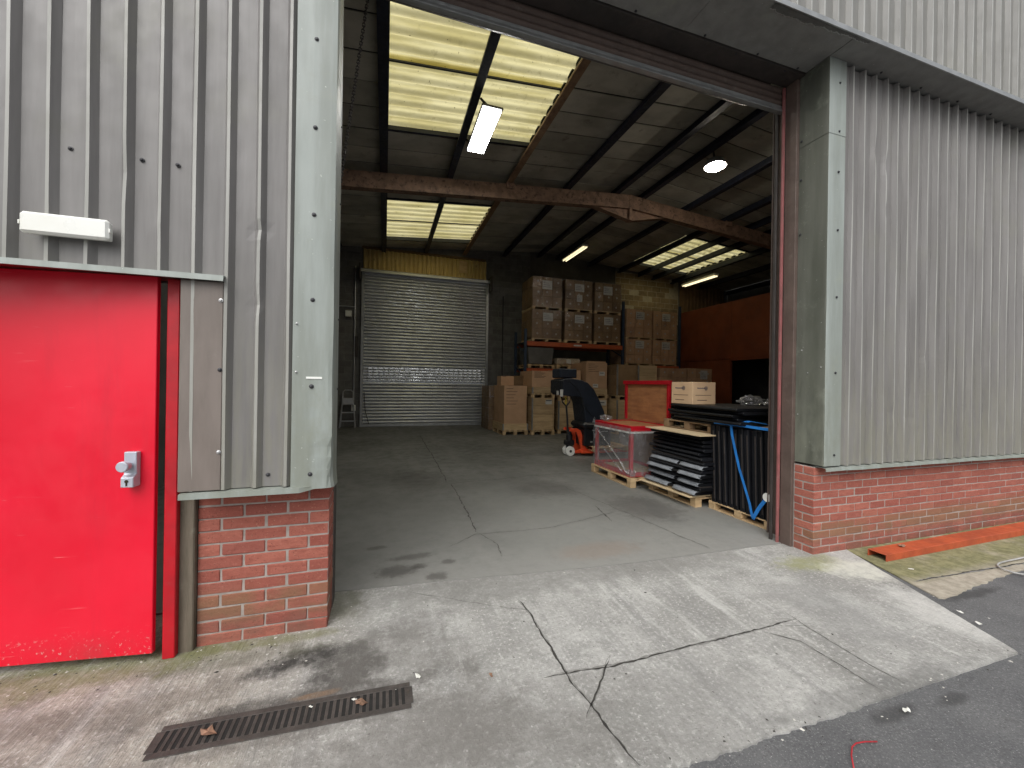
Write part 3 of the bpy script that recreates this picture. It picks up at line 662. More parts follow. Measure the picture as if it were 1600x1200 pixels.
# ------------------------------------------------------------------ warehouse shell
YB = 14.6
def zs(x, base=6.19):     # underside of the lining on the pitched roof
    return base + .083 * (x + .97) if x <= 6.1 else base + .083 * 7.07 - .083 * (x - 6.1)
struct(MB().box(-3.2, -3, 2.75, 15, -.1, 6.4).build('wall_left', 'wallpaint'))
struct(MB().box(15.2, 15.4, 2.75, 15, -.1, 6.4).build('wall_right', 'wallpaint'))
wf = struct(MB().box(3.83, 3.99, 2.972, 2.99, 0, 4.7).box(-3.2, -2.16, 2.95, 3.0, 0, 4.75).box(-2.16, -1.1, 2.95, 3.0, 2.14, 4.75).box(-1.1, -.5, 2.95, 3.0, 0, 4.75).box(4.0, 15.3, 2.9, 2.96, 0, 4.75).box(-3.2, 15.4, 2.47, 2.5, 4.62, 7.2).box(-3.2, -.4, 2.5, 2.9, 4.65, 4.7).box(3.9, 15.3, 2.5, 2.96, 4.65, 4.7).build('wall_front', 'wallpaint'))
# back wall with the shutter opening
wb = MB()
SX0, SX1, SZ = -.70, 3.58, 5.36
wb.box(-3.2, SX0, YB + .005, YB + .22, -.1, 7).box(SX1, 15.4, YB + .005, YB + .22, -.1, 7).box(SX0, SX1, YB + .005, YB + .22, SZ, 7)
wbo = struct(wb.build('wall_back', 'joint_gr'))
MB().box(9.19, 12.41, YB + .0025, YB + .0045, 4.29, 6.36).build('joint_bed', 'joint', wbo)
def blocks(xa, xb, za, zb, mat, seed):
    rr = random.Random(seed); bx_, bz = .44, .212; k = 0; z = za
    while z < zb - .05:
        x = xa - (bx_ + .012) / 2 * (k % 2)
        while x < xb - .02:
            a, b = max(x, xa), min(x + bx_, xb)
            if b - a > .06:
                q = cbox('block', mat, wbo, a, b, YB, YB + .05, z, min(z + bz, zb), .004)
                q.location.y += rr.uniform(-.002, .003)
            x += bx_ + .016
        z += bz + .016; k += 1
blocks(3.66, 5.35, .0, 6.55, 'block', 1)
blocks(9.2, 12.4, 4.3, 6.35, 'block_ye', 2)
blocks(-1.75, -.78, 0, 6.0, 'block', 3)
MB().box(5.36, 9.19, YB, YB + .019, 0, 6.75).build('render_coat', 'wallpaint', wbo)
MB().box(-3, -1.76, YB, YB + .019, 0, 6.3).build('render_coat', 'wallpaint', wbo)
MB().box(9.2, 12.4, YB, YB + .019, 0, 4.29).build('render_coat', 'wallpaint', wbo)
MB().box(4.26, 4.29, YB - .03, YB - .001, .2, 4.9).build('downpipe', 'black', wbo)
# liner sheet over the shutter
ln2 = thing('liner_sheet', 'ochre ribbed liner sheet above the back roller shutter', 'liner sheet')
profile_sheet(-.76, 28, .152, 5.42, 6.12, 14.56, 'liner', ln2, 77, rib=(.02, .05, .02), h=.05, nz=3, name='sheet_panel')
MB().box(-.8, 3.55, 14.50, 14.58, 6.13, 6.2).build('top_trim', 'card_dk', ln2, .005)
MB().box(2.55, 2.85, 14.50, 14.525, 5.62, 6.05).build('patch_board', 'wood', ln2, .004)

# roof: lining boards between the purlins, purlins, rooflights
rf = struct(MB().add([(0, 0, 0)], []).build('roof', 'roofsheet'))
PUR = [-2.95, -1.50, -.07, 1.36, 2.77, 4.30, 5.71, 6.52, 7.95, 9.36, 10.30, 11.06, 12.05, 13.5, 15.1]
RL = [(-.07, 2.77, 4.55, 7.75), (-.07, 2.77, 10.70, 13.75), (9.36, 12.05, 10.65, 13.75)]
def in_rl(xa, xb, ya, yb):
    return any(xa >= r[0] - .01 and xb <= r[1] + .01 and yb > r[2] + .02 and ya < r[3] - .02 for r in RL)
def slope_box(xa, xb, ya, yb, t0, t1):
    return MB().add([(x, y, zs(x) + t) for t in (t0, t1) for y in (ya, yb) for x in (xa, xb)], [(0, 2, 3, 1), (4, 5, 7, 6), (0, 1, 5, 4), (2, 6, 7, 3), (0, 4, 6, 2), (1, 3, 7, 5)])
ys = [2.5, 3.0, 3.6, 4.2, 4.55, 4.8, 5.40, 6.03, 6.62, 7.22, 7.75, 7.9, 8.45, 9.05, 9.65, 10.25, 10.65, 10.70, 11.3, 11.9, 12.5, 13.1, 13.75, 14.1, 14.62]
yj = [2.5, 3.0, 3.6, 4.2, 4.8, 5.40, 6.03, 6.62, 7.22, 7.85, 8.45, 9.05, 9.65, 10.25, 10.68, 11.3, 11.9, 12.5, 13.1, 13.75, 14.2, 14.62]
xs_all = sorted(PUR + [6.1])
rr = random.Random(12)
for xa, xb in zip(xs_all[:-1], xs_all[1:]):
    cuts = sorted(set(yj + [c for r in RL if xa >= r[0] - .01 and xb <= r[1] + .01 for c in r[2:4]]))
    for ya, yb in zip(cuts[:-1], cuts[1:]):
        if yb - ya < .06 or in_rl(xa, xb, ya, yb): continue
        d = rr.uniform(0, .008)
        slope_box(xa + .004, xb - .004, ya + .016, yb - .016, d, d + .012).build('lining_board', 'lining', rf)
# outer roof skin with the rooflights left open
for xa, xb in zip(xs_all[:-1], xs_all[1:]):
    holes = sorted([r[2:4] for r in RL if xa >= r[0] - .01 and xb <= r[1] + .01])
    y = 2.3
    for h in holes + [(15.0, 15.0)]:
        slope_box(xa, xb, y, h[0], .06, .09).build('roof_sheet', 'roofsheet', rf); y = h[1]
for k, x in enumerate(PUR):
    z = zs(x); mt = 'rustpurlin' if abs(x - 2.77) < .01 else 'purlin'
    thin = abs(x - 10.30) < .01
    p = MB().box(x - .004, x + .004, 2.5, 14.6, z - .19, z - .004).box(x - (.03 if thin else .085), x + (.03 if thin else .045), 2.5, 14.6, z - .200, z - .19).box(x - .004, x + .065, 2.5, 14.6, z - .012, z - .004)
    if not thin: p.box(x - .091, x - .085, 2.5, 14.6, z - .200, z - .16)
    p.build('purlin', mt, rf)
for (x0, x1, y0, y1) in RL:
    rl = bpy.data.objects.new('rooflight', None); COL.objects.link(rl); rl.parent = rf
    bars = [x for x in PUR if x0 - .01 <= x <= x1 + .01]
    for a, b in zip(bars[:-1], bars[1:]):
        for (ya, yb) in ((y0, (y0 + y1) / 2 + .05), ((y0 + y1) / 2 - .05, y1)):
            vs = []; n = int((yb - ya) / .02); lift = .0 if ya == y0 else .012
            for j in range(n + 1):
                y = ya + (yb - ya) * j / n; q = (y - y0) / .295
                h = .034 * (math.sin(2 * math.pi * q) + .45 * math.sin(4 * math.pi * q + .7))
                for i in range(5):
                    x = a - .03 + (b - a + .06) * i / 4
                    vs.append((x, y, zs(x) + .075 + h + lift))
            MB().add(vs, [(j * 5 + i, j * 5 + i + 1, (j + 1) * 5 + i + 1, (j + 1) * 5 + i) for j in range(n) for i in range(4)]).build('translucent_sheet', 'rooflight', rl, smooth=True)
        ym = (y0 + y1) / 2
        slope_box(a, b, ym - .02, ym + .012, .02, .045).build('glazing_bar', 'purlin', rl)
        for yy in (y0, y1): slope_box(a, b, yy - .03, yy + .03, -.03, .06).build('curb', 'purlin', rl)

# portal frame
pf = thing('portal_frame', 'rusty brown steel portal frame spanning under the purlins', 'portal frame')
YR = 9.1
def rafter(xa, xb, name):
    za, zb = zs(xa) - .20, zs(xb) - .20; D = .35
    m = MB()
    for (o0, o1, w_) in ((0, -.016, .09), (-.016, -D + .016, .006), (-D + .016, -D, .09)):
        m.add([(x, y, z + o) for x, z in ((xa, za), (xb, zb)) for y in (YR - w_, YR + w_) for o in (o0, o1)], [(0, 1, 3, 2), (4, 6, 7, 5), (0, 4, 5, 1), (2, 3, 7, 6), (0, 2, 6, 4), (1, 5, 7, 3)])
    # boxed-in face plates, as the photographed beam reads as a plain deep face
    m.add([(x, y, z + o) for x, z in ((xa, za), (xb, zb)) for y in (YR - .086, YR - .08) for o in (-.017, -D + .017)], [(0, 1, 3, 2), (4, 6, 7, 5), (0, 4, 5, 1), (2, 3, 7, 6), (0, 2, 6, 4), (1, 5, 7, 3)])
    return m.build(name, 'rust', pf)
rafter(-2.9, 6.1, 'rafter'); rafter(6.1, 15.1, 'rafter')
zr = zs(6.1) - .2
MB().box(6.06, 6.14, YR - .1, YR + .1, zr - .66, zr - .0).build('apex_plate', 'rust', pf, .004)
MB().prism([(6.06, zr - .64), (6.06, zr - .36), (5.05, zr - .43)], YR - .012, YR + .012, 'y').prism([(6.14, zr - .64), (6.14, zr - .36), (7.15, zr - .43)], YR - .012, YR + .012, 'y').build('haunch', 'rust', pf)
m = MB()
m.add([(5.05, YR - .08, zr - .445), (5.05, YR + .08, zr - .445), (6.06, YR + .08, zr - .655), (6.06, YR - .08, zr - .655), (7.15, YR - .08, zr - .445), (7.15, YR + .08, zr - .445), (6.14, YR + .08, zr - .655), (6.14, YR - .08, zr - .655)], [(0, 1, 2, 3), (7, 6, 5, 4)]).build('haunch_flange', 'rust', pf, solid=.012)
for x in (-2.85, 15.05): MB().box(x - .15, x + .15, YR - .1, YR + .1, 0, zs(x) - .5).build('column', 'rust', pf, .004)
for x in (2.77, 9.36): MB().box(x - .1, x + .1, YR - .14, YR - .085, zs(x) - .32, zs(x) - .17).build('cleat', 'rust', pf, .006)

# orange partition on the right with a doorway and the dark room behind
pt = thing('partition_wall', 'rust orange partition wall with a dark doorway', 'partition')
PX = 12.43
for k, (ya, yb, za, zb) in enumerate(((2.97, 5.6, 0, 4.8), (5.6, 7.9, 0, 4.8), (7.9, 10.05, 0, 4.8), (10.05, 11.75, 2.62, 4.8), (11.75, 14.58, 2.62, 4.8), (11.75, 14.58, 0, 2.61))):
    MB().box(PX, PX + .06, ya + .004, yb - .004, za, zb).build('panel', 'partition', pt, .004)
MB().box(PX - .02, PX + .08, 10.0, 10.055, 0, 2.66).box(PX - .02, PX + .08, 11.745, 11.80, 0, 2.66).build('door_trim', 'partition', pt)
MB().box(PX - .02, PX + .08, 10.0, 11.80, 2.56, 2.618).build('door_head', 'partition', pt)
MB().box(PX - .015, PX, 2.97, 14.58, 2.68, 2.73).build('batten', 'partition', pt)
struct(MB().box(PX + .061, 15.2, 2.97, 14.58, 4.70, 4.80).build('mezzanine_floor', 'wallpaint'))
lr = thing('liner_sheet', 'dark ribbed liner sheet beside the buff block wall', 'liner sheet')
profile_sheet(12.45, 12, .2, 4.82, 6.3, 14.57, 'card_dk', lr, 91, rib=(.02, .05, .02), h=.035, nz=2, name='sheet_panel')

# ------------------------------------------------------------------ back roller shutter
bs = thing('back_roller_shutter', 'closed galvanised roller shutter with slotted vision band in the back wall', 'roller shutter')
def curtain(z0, z1, name):
    m = MB(); z = z0; vs = []
    n = round((z1 - z0) / .113); p = (z1 - z0) / n
    for k in range(n):
        for (dy, dz) in ((.012, 0), (-.028, .12), (-.046, .38), (-.046, .56), (-.028, .82), (.012, .95)):
            vs += [(-.72, 14.54 + dy, z0 + (k + dz) * p), (3.60, 14.54 + dy, z0 + (k + dz) * p)]
    return m.add(vs, [(i * 2, i * 2 + 1, i * 2 + 3, i * 2 + 2) for i in range(len(vs) // 2 - 1)]).build(name, 'shutter', bs, solid=.003)
curtain(.10, 1.55, 'curtain'); curtain(2.075, 5.3, 'curtain')
p = .105; me = None
for r in range(5):       # slotted vision slats: real openings to the daylight behind
    z = 1.55 + r * p; m = MB()
    m.prism([(14.54, z), (14.515, z + .012), (14.51, z + .03), (14.54, z + .03)], -.72, 3.60, 'x').prism([(14.51, z + .075), (14.515, z + .093), (14.54, z + .105), (14.54, z + .075)], -.72, 3.60, 'x')
    ps = [-.72, -.56] + [-.49 + k * .178 for k in range(23)] + [3.60]
    for k in range(24):
        a = -.56 + k * .1745
        m.box(a - .03, a + .03, 14.512, 14.54, z + .029, z + .076)
    m.box(-.72, -.56, 14.512, 14.54, z + .029, z + .076).box(3.42, 3.60, 14.512, 14.54, z + .029, z + .076)
    m.build('vision_slat', 'shutter', bs)
MB().box(-.72, 3.60, 14.50, 14.54, .0, .10).build('bottom_rail', 'galv', bs, .006)
MB().box(-.80, -.70, 14.46, 14.58, 0, 5.3).build('guide', 'galv', bs, .006)
MB().box(3.58, 3.68, 14.46, 14.58, 0, 5.3).build('guide', 'galv', bs, .006)
hd = MB().prism([(14.54, 5.42), (14.36, 5.40), (14.33, 5.37), (14.33, 5.29), (14.38, 5.28), (14.40, 5.35), (14.54, 5.36)], -.82, 3.68, 'x').build('hood', 'shutter', bs, smooth=False)
MB().box(-.86, -.82, 14.08, 14.58, 5.0, 5.5).build('end_plate', 'darksteel', bs, .004); MB().box(3.68, 3.72, 14.08, 14.58, 4.95, 5.5).build('end_plate', 'darksteel', bs, .004)
MB().tube([(-.66, 14.40, 1.2), (-.62, 14.38, .6), (-.5, 14.36, .12)], .012, 6).build('pull_rope', 'black', bs)

# left of it: conduit, boxes and stepladder
cd = thing('electrical_conduit', 'vertical grey conduit with switch boxes left of the back shutter', 'conduit')
MB().tube([(-1.0, 14.55, .55), (-1.0, 14.55, 5.5)], .022, 8).build('pipe', 'alu', cd)
MB().box(-1.07, -.93, 14.46, 14.57, .55, .75).build('switch_box', 'white_pl', cd, .006)
MB().box(-1.30, -1.10, 14.46, 14.57, 3.75, 3.95).build('switch_box', 'white_pl', cd, .006)
MB().box(-.98, -.88, 14.5, 14.57, 2.4, 3.1).build('isolator', 'darksteel', cd, .006)
MB().tube([(-1.55, 14.56, 4.1), (-1.0, 14.56, 4.1)], .018, 8).build('branch_pipe', 'alu', cd)
def stepladder(x, label):
    t = thing('stepladder', label, 'stepladder', loc=(x, 14.2, 0))
    for s in (-1, 1):
        MB().tube([(s * .24, -.02, 0), (s * .15, .13, 1.22)], .019, 6).build('front_stile', 'alu', t)
        MB().tube([(s * .24, .34, 0), (s * .15, .16, 1.05)], .015, 6).build('rear_stile', 'alu', t)
    for k, z in enumerate((.22, .5, .78)):
        f = z / 1.22; MB().box(-.24 + .09 * f, .24 - .09 * f, -.06 + .15 * f, .02 + .15 * f, z, z + .03).build('tread', 'alu', t)
    MB().box(-.17, .17, .02, .22, .80, 1.0).build('platform', 'alu', t, .01)
    MB().tube([(-.15, .13, 1.2), (-.1, .13, 1.26), (.1, .13, 1.26), (.15, .13, 1.2)], .017, 6).build('top_hoop', 'alu', t)
stepladder(-1.16, 'small aluminium stepladder standing beside the back shutter')

# ------------------------------------------------------------------ lamps
lp = thing('led_panel_light', 'lit rectangular white LED panel hanging from the purlin under the big rooflight', 'light')
MB().box(1.44, 1.80, 6.30, 7.64, 6.075, 6.11).build('housing', 'black', lp, .004)
MB().box(1.465, 1.775, 6.33, 7.61, 6.06, 6.074).build('diffuser', 'led', lp)
MB().cyl((1.6, 6.4, 6.11), (1.42, 6.36, 6.22), .02).build('hanger', 'black', lp); MB().cyl((1.6, 7.5, 6.11), (1.42, 7.5, 6.22), .02).build('hanger', 'black', lp)
fd = thing('floodlight', 'bright glowing round floodlight under the roof', 'floodlight')
MB().lathe([(.06, -.12), (.17, -.06), (.21, 0), (.225, .07), (.215, .07), (.2, 0)], (6.64, 6.75, 6.32), (0, 0, -1), 24).build('reflector', 'alu', fd)
MB().lathe([(.15, 0), (.145, .04), (.12, .09), (.07, .125), (.02, .135)], (6.64, 6.75, 6.295), (0, 0, -1), 24).build('lens', 'flood', fd, smooth=True)
MB().lathe([(.198, 0), (.198, .012), (.155, .02), (.155, .0)], (6.64, 6.75, 6.298), (0, 0, -1), 24).build('halo_ring', 'halo_ring', fd)  # emissive ring added to paint a soft halo around the lens
MB().cyl((6.62, 6.75, 6.4), (6.58, 6.75, 6.6), .02).build('bracket', 'black', fd)
def tube_light(x, ya, yb, z, label):
    t = thing('fluorescent_light', label, 'light')
    MB().box(x - .11, x + .11, ya, yb, z, z + .07).build('body', 'white_pl', t, .006)
    for s in (-.06, .06): MB().cyl((x + s, ya + .03, z - .03), (x + s, yb - .03, z - .03), .018, 8).build('tube', 'tube', t)
    for y in (ya + .2, yb - .2): MB().cyl((x, y, z + .07), (x, y, zs(x) - .05), .008, 6).build('hanger', 'black', t)
tube_light(6.63, 12.45, 14.2, 6.42, 'twin tube fluorescent light above the stacked wrapped cartons')
tube_light(12.15, 12.2, 14.0, 5.88, 'twin tube fluorescent light over the orange partition')
# hoist chain inside the left jamb
ch = MB(); P0, P1 = Vector((-.168, 3.3, 4.53)), Vector((-.352, 3.3, 3.0)); N = 62
for i in range(N):
    p = P0.lerp(P1, (i + .5) / N); d = (P1 - P0).normalized(); s = Vector((0, 1, 0)) if i % 2 else Vector((1, 0, -.12)).normalized()
    L = (P1 - P0).length / N * .72
    ch.tube([p - d * L - s * .004, p - d * L * .6 + s * .008, p + d * L * .6 + s * .008, p + d * L - s * .004, p + d * L * .6 - s * .011, p - d * L * .6 - s * .011, p - d * L - s * .004], .0048, 4)
tag(ch.build('hand_chain', 'iron'), 'thin steel hand chain hanging inside the left side of the doorway', 'chain')
bpy.data.objects['hand_chain'].location = (0, 0, 0)
cb = MB().tube([(-.168, 3.3, 4.52), (-.15, 3.28, 4.75), (-.1, 3.2, 4.95)], .006, 6).build('cable', 'black', bpy.data.objects['hand_chain'])

# ------------------------------------------------------------------ pallets, crates, cartons
def pallet(x0, y0, label, w=.8, l=1.2, z=0, rz=0, group=None, h=.144, mat='wood'):
    t = thing('pallet', label, 'pallet', group, loc=(x0, y0, z), rz=rz)
    s = h / .144
    for k in range(5):
        bw_ = w * (.145 if k % 2 == 0 else .1); c = w * (.0725 + k * .21375)
        cbox('deck_board', mat, t, c - bw_ / 2, c + bw_ / 2, 0, l, .122 * s, .144 * s, .002)
    for y in (0, l / 2 - .05, l - .1): cbox('cross_board', mat, t, 0, w, y, y + .1, .1 * s, .1215 * s, .002)
    for y in (0, l / 2 - .05, l - .1):
        for x in (0, w / 2 - .05, w - .1): cbox('block', mat, t, x, x + .1, y, y + .1, .0225 * s, .0995 * s, .003)
    for x in (0, w / 2 - .05, w - .1): cbox('runner', mat, t, x, x + .1, 0, l, 0, .022 * s, .002)
    return t
def crate(x0, x1, y0, y1, z0, z1, label, rows=4, mat='wood', group=None, post='galv'):
    t = thing('crate', label, 'crate', group, loc=(x0, y0, z0))
    w_, d_, h_ = x1 - x0, y1 - y0, z1 - z0; rr_ = random.Random(int(x0 * 100))
    MB().box(.02, w_ - .02, .02, d_ - .02, .002, h_ - .006).build('core', 'card_dk', t)
    p = h_ / rows
    for k in range(rows):
        for nm, q in (('plank', (.04, w_ - .04, 0, .02)), ('plank', (0, .02, .04, d_ - .04)), ('plank', (.04, w_ - .04, d_ - .02, d_))):
            cbox(nm, mat, t, q[0], q[1], q[2] - rr_.uniform(0, .002), q[3], k * p + .002, (k + 1) * p - .005, .002)
    for x in (0, w_ - .035): cbox('corner_post', post if x == 0 else mat, t, x - .004, x + .039, -.008, .03, 0, h_, .002)
    cbox('lid', mat, t, 0, w_, 0, d_, h_ - .006, h_ + .006, .002)
    return t
def carton(x0, x1, y0, y1, z0, z1, label, mat='card', prints=0, labels=(), group=None, flaps=False, rz=0):
    t = thing('carton', label, 'carton', group, loc=(x0, y0, z0), rz=rz); w_, d_, h_ = x1 - x0, y1 - y0, z1 - z0
    MB().box(0, w_, 0, d_, 0, h_).build('box', mat, t, .006)
    for k in range(prints):
        L = w_ * (.3 + .25 * ((k * 37) % 10) / 10)
        MB().box(w_ * .1, w_ * .1 + L, -.0025, -.001, h_ * (.93 - k * .07), h_ * (.93 - k * .07) + .014).build('printed_line', 'ink', t)
    for (u, v, a, b) in labels:
        q = MB().box(u * w_, u * w_ + a, -.004, -.001, v * h_, v * h_ + b).build('paper_label', 'paper', t)
        MB().box(u * w_ + a * .1, u * w_ + a * .8, -.0052, -.0042, v * h_ + b * .55, v * h_ + b * .75).build('printed_line', 'ink_bl', q)
    return t
# front row along the back of the floor
pallet(3.41, 11.45, 'euro pallet under the tall plain carton nearest the back shutter')
cA = thing('pallet_collar', 'pine pallet collar around the foot of the tall plain carton', 'pallet collar', loc=(3.41, 11.45, .145))
for q in ((0, .8, 0, .02), (0, .8, 1.18, 1.2)): cbox('board', 'wood', cA, q[0], q[1], q[2], q[3], 0, .2, .002)
for q in ((0, .02, .021, 1.179), (.78, .8, .021, 1.179)): cbox('board', 'wood', cA, q[0], q[1], q[2], q[3], 0, .2, .002)
for x in (-.004, .765): cbox('hinge', 'galv', cA, x, x + .04, -.006, .03, 0, .2, .002)
carton(3.44, 4.17, 11.475, 12.62, .15, 1.5, 'tall plain carton standing in a pine pallet collar by the back shutter', 'card', 6)
carton(3.50, 3.93, 12.05, 12.5, 1.503, 1.80, 'small carton on top of the tall plain carton', 'card', 1)
carton(3.98, 4.3, 12.2, 12.6, 1.503, 1.82, 'narrow brown carton on the tall plain carton behind the small one', 'card_dk')
lw = thing('wrapped_carton_stack', 'dark film wrapped carton stack half hidden behind the tall plain carton', 'carton stack', loc=(3.32, 12.85, 0))
for k in range(4): MB().box(0, .8, 0, 1.0, .01 + k * .37, .37 + k * .37).build('carton', 'card_dk', lw, .006)
MB().box(-.01, .81, -.01, 1.01, .005, 1.5).build('stretch_film', 'film', lw)
pallet(4.28, 11.33, 'euro pallet under the labelled pine crate with a carton on top', .77)
crate(4.30, 5.03, 11.36, 12.5, .146, 1.13, 'pine crate with blue and white label left of the pallet truck handle', 4)
bpy.data.objects.get('crate')
q = thing('paper_label', 'white and blue paper label on the pine crate left of the pallet truck', 'label')
MB().box(4.74, 4.95, 11.344, 11.35, .94, 1.08).build('sheet', 'paper', q); MB().box(4.75, 4.94, 11.341, 11.343, 1.04, 1.07).build('print', 'ink_bl', q)
pallet(4.28, 11.35, 'euro pallet between the pine crate and the shallow crate under a carton', .77, 1.2, 1.137, h=.13)
crate(4.30, 5.02, 11.36, 12.5, 1.27, 1.46, 'shallow pine crate under the printed carton', 1)
carton(4.29, 5.05, 11.37, 12.5, 1.47, 1.965, 'wide printed carton on the shallow pine crate', 'card', 6)
pallet(5.22, 11.45, 'euro pallet under the narrow pine crate behind the pallet truck', .77)
crate(5.24, 5.96, 11.48, 12.6, .146, 1.04, 'narrow pine crate directly behind the pallet truck handle', 4)
pallet(5.22, 11.45, 'pallet on the narrow pine crate behind the black covered machine', .77, 1.2, 1.048, h=.13)
carton(5.24, 6.0, 11.47, 12.6, 1.182, 2.02, 'brown carton behind the top of the black covered machine', 'card', 3)
pallet(6.10, 11.33, 'euro pallet under the pine crate right of the pallet truck', .82)
crate(6.13, 6.90, 11.36, 12.5, .146, 1.12, 'pine crate with torn white label right of the black covered machine', 4)
q = thing('paper_label', 'torn white label on the pine crate right of the black covered machine', 'label')
MB().box(6.55, 6.86, 11.344, 11.35, .90, 1.07).build('sheet', 'paper', q); MB().box(6.6, 6.8, 11.341, 11.343, .98, 1.01).build('print', 'ink_bl', q)
pallet(6.10, 11.33, 'euro pallet under the tall carton with two white labels', .82, 1.2, 1.128, h=.13)
crate(6.13, 6.90, 11.36, 12.5, 1.262, 1.44, 'shallow pine crate under the tall carton with two white labels', 1)
carton(6.14, 6.90, 11.37, 12.5, 1.45, 2.28, 'tall carton with two white labels on a shallow pine crate', 'card', 5, ((.62, .5, .2, .13), (.32, .03, .19, .12)))
# plywood crates in front of the second rack bay
for (x0, x1, lab, mt) in ((7.04, 7.80, 'dull plywood crate with steel corner behind the red lid', 'card_dk'), (7.82, 8.53, 'yellowish pine crate beside the dull plywood crate', 'wood')):
    crate(x0, x1, 11.0, 12.1, 1.25, 2.22, lab, 3, mt)
pallet(7.05, 11.0, 'euro pallet under the two upper crates behind the red lid', 1.45, 1.1, 1.10, h=.14)
crate(7.05, 7.75, 11.0, 12.1, .15, 1.09, 'dull pine crate low behind the wrapped red crate', 3)
crate(7.80, 8.5, 11.0, 12.1, .15, 1.09, 'pine crate low behind the open red lid', 3)
pallet(7.05, 11.0, 'euro pallet on the floor behind the wrapped red crate', 1.45, 1.1, 0)
sk = thing('tarpaulin_heap', 'olive tarpaulin heap between the tall labelled carton and plywood crate', 'tarpaulin')
m = MB(); rr = random.Random(5)
m.lathe([(.28, 0), (.3, .25), (.27, .5), (.22, .72), (.12, .85)], (7.15, 12.7, 1.0), (0, 0, 1), 12); m.v = [(x + rr.uniform(-.05, .05), y + rr.uniform(-.05, .05), z) for x, y, z in m.v]
MAT['olive'] = simple('olive_canvas', (.13, .13, .04), (.06, .06, .02), 6, .8, 0, .4, 15)
m.build('canvas', 'olive', sk, smooth=True)
MB().box(6.95, 7.4, 12.45, 12.95, 0, 1.0).build('box', 'card_dk', sk)

def load(x0, x1, y0, y1, z0, z1, label, mat='card_dk', paper=((.38, .74, .34, .2),), group='wrapped pallet loads of dotted cartons', seed=0, cols=3, rows=3, pal=.1):
    t = thing('wrapped_pallet_load', label, 'pallet load', group, loc=(x0, y0, z0)); w_, d_, h_ = x1 - x0, y1 - y0, z1 - z0
    rr_ = random.Random(seed)
    if pal:
        MB().box(0, w_, 0, .1, pal * .7, pal).box(0, w_, d_ - .1, d_, pal * .7, pal).box(0, .1, 0, d_, 0, pal * .69).box(w_ / 2 - .05, w_ / 2 + .05, 0, d_, 0, pal * .69).box(w_ - .1, w_, 0, d_, 0, pal * .69).build('pallet', 'wood', t)
    cw, chh = w_ / cols, (h_ - pal) / rows
    for i in range(cols):
        for j in range(rows):
            for k in range(2):
                a = cbox('carton', mat, t, i * cw + .003, (i + 1) * cw - .003, k * d_ / 2 + .003, (k + 1) * d_ / 2 - .003, pal + j * chh + .002, pal + (j + 1) * chh - .003, .006)
                a.location.y += rr_.uniform(-.004, .004)
                if k == 0:
                    me_ = shared('dot', lambda: MB().lathe([(.036, 0), (.036, .002)], (0, 0, 0), (0, -1, 0), 12).mesh('round_sticker', 'dot'))
                    link('round_sticker', me_, a, (rr_.uniform(-.03, .03), -(d_ / 2 - .006) / 2 - .0005, rr_.uniform(-.02, .02)))
    for (u, v, a, b) in paper:
        q = MB().box(u * w_, u * w_ + a, -.012, -.008, v * h_, v * h_ + b).build('paper_sheet', 'paper', t)
        for r in range(3): MB().box(u * w_ + .03, u * w_ + a - .05 - .04 * r, -.0135, -.0125, v * h_ + b * (.25 + .22 * r), v * h_ + b * (.25 + .22 * r) + .015).build('printed_line', 'ink_bl', q)
    MB().box(-.008, w_ + .008, -.018, d_ + .008, pal * .6, h_ + .004).build('stretch_film', 'film', t)
    return t
pos = ('leftmost column of the upper rack beam', 'middle column of the upper rack beam', 'column beside the buff block wall')
lab = [('wrapped carton load on the orange rack beam, end nearest the roller shutter', 'wrapped carton load topmost at the rack end nearest the roller shutter'),
       ('wrapped carton load on the orange rack beam between two others', 'wrapped carton load with two paper sheets, topmost in the middle rack column'),
       ('wrapped carton load on the orange rack beam, end nearest the partition', 'wrapped carton load topmost against the buff block wall')]
for i, (a, b) in enumerate(((4.66, 5.74), (5.86, 6.90), (7.0, 8.06))):
    dz = -.0 * i
    load(a, b, 12.42, 13.5, 3.01, 4.08, lab[i][0], seed=i, paper=((.36, .64, .36, .28),))
    load(a, b, 12.42, 13.5, 4.086, 5.18, lab[i][1], seed=i + 5, paper=((.32, .62, .36, .3),) if i != 1 else ((.34, .64, .36, .26), (.42, .32, .2, .24)))
for i, (a, b) in enumerate(((8.30, 9.40), (9.46, 10.52))):
    load(a, b, 12.42, 13.5, 2.32, 3.27, ('lower wrapped load of pale dotted cartons beside the rack upright', 'lower wrapped load of pale dotted cartons beside the partition')[i], 'card', seed=i + 9, paper=((.36, .64, .36, .28),), pal=.06)
    load(a, b, 12.42, 13.5, 3.276, 4.35, ('upper wrapped load of pale dotted cartons beside the rack upright', 'upper wrapped load of pale dotted cartons beside the partition')[i], 'card', seed=i + 12, paper=((.36, .66, .36, .28),), pal=.06)
load(8.66, 9.75, 11.0, 12.0, 1.45, 2.16, 'low row of dotted cartons behind the tan carton', 'card', (), seed=20, rows=2, pal=.1)
load(9.8, 10.82, 11.0, 12.0, 1.45, 2.18, 'dotted cartons with a paper sheet nearest the orange partition', 'card', ((.5, .5, .3, .3),), seed=21, rows=2, pal=.1)
lt = thing('workbench', 'dark steel bench carrying the low dotted cartons', 'bench')
MB().box(8.6, 10.9, 10.98, 12.1, 1.38, 1.45).build('top', 'darksteel', lt, .004)
for x in (8.65, 10.8):
    for y in (11.0, 12.0): MB().box(x, x + .05, y, y + .05, 0, 1.38).build('leg', 'darksteel', lt)

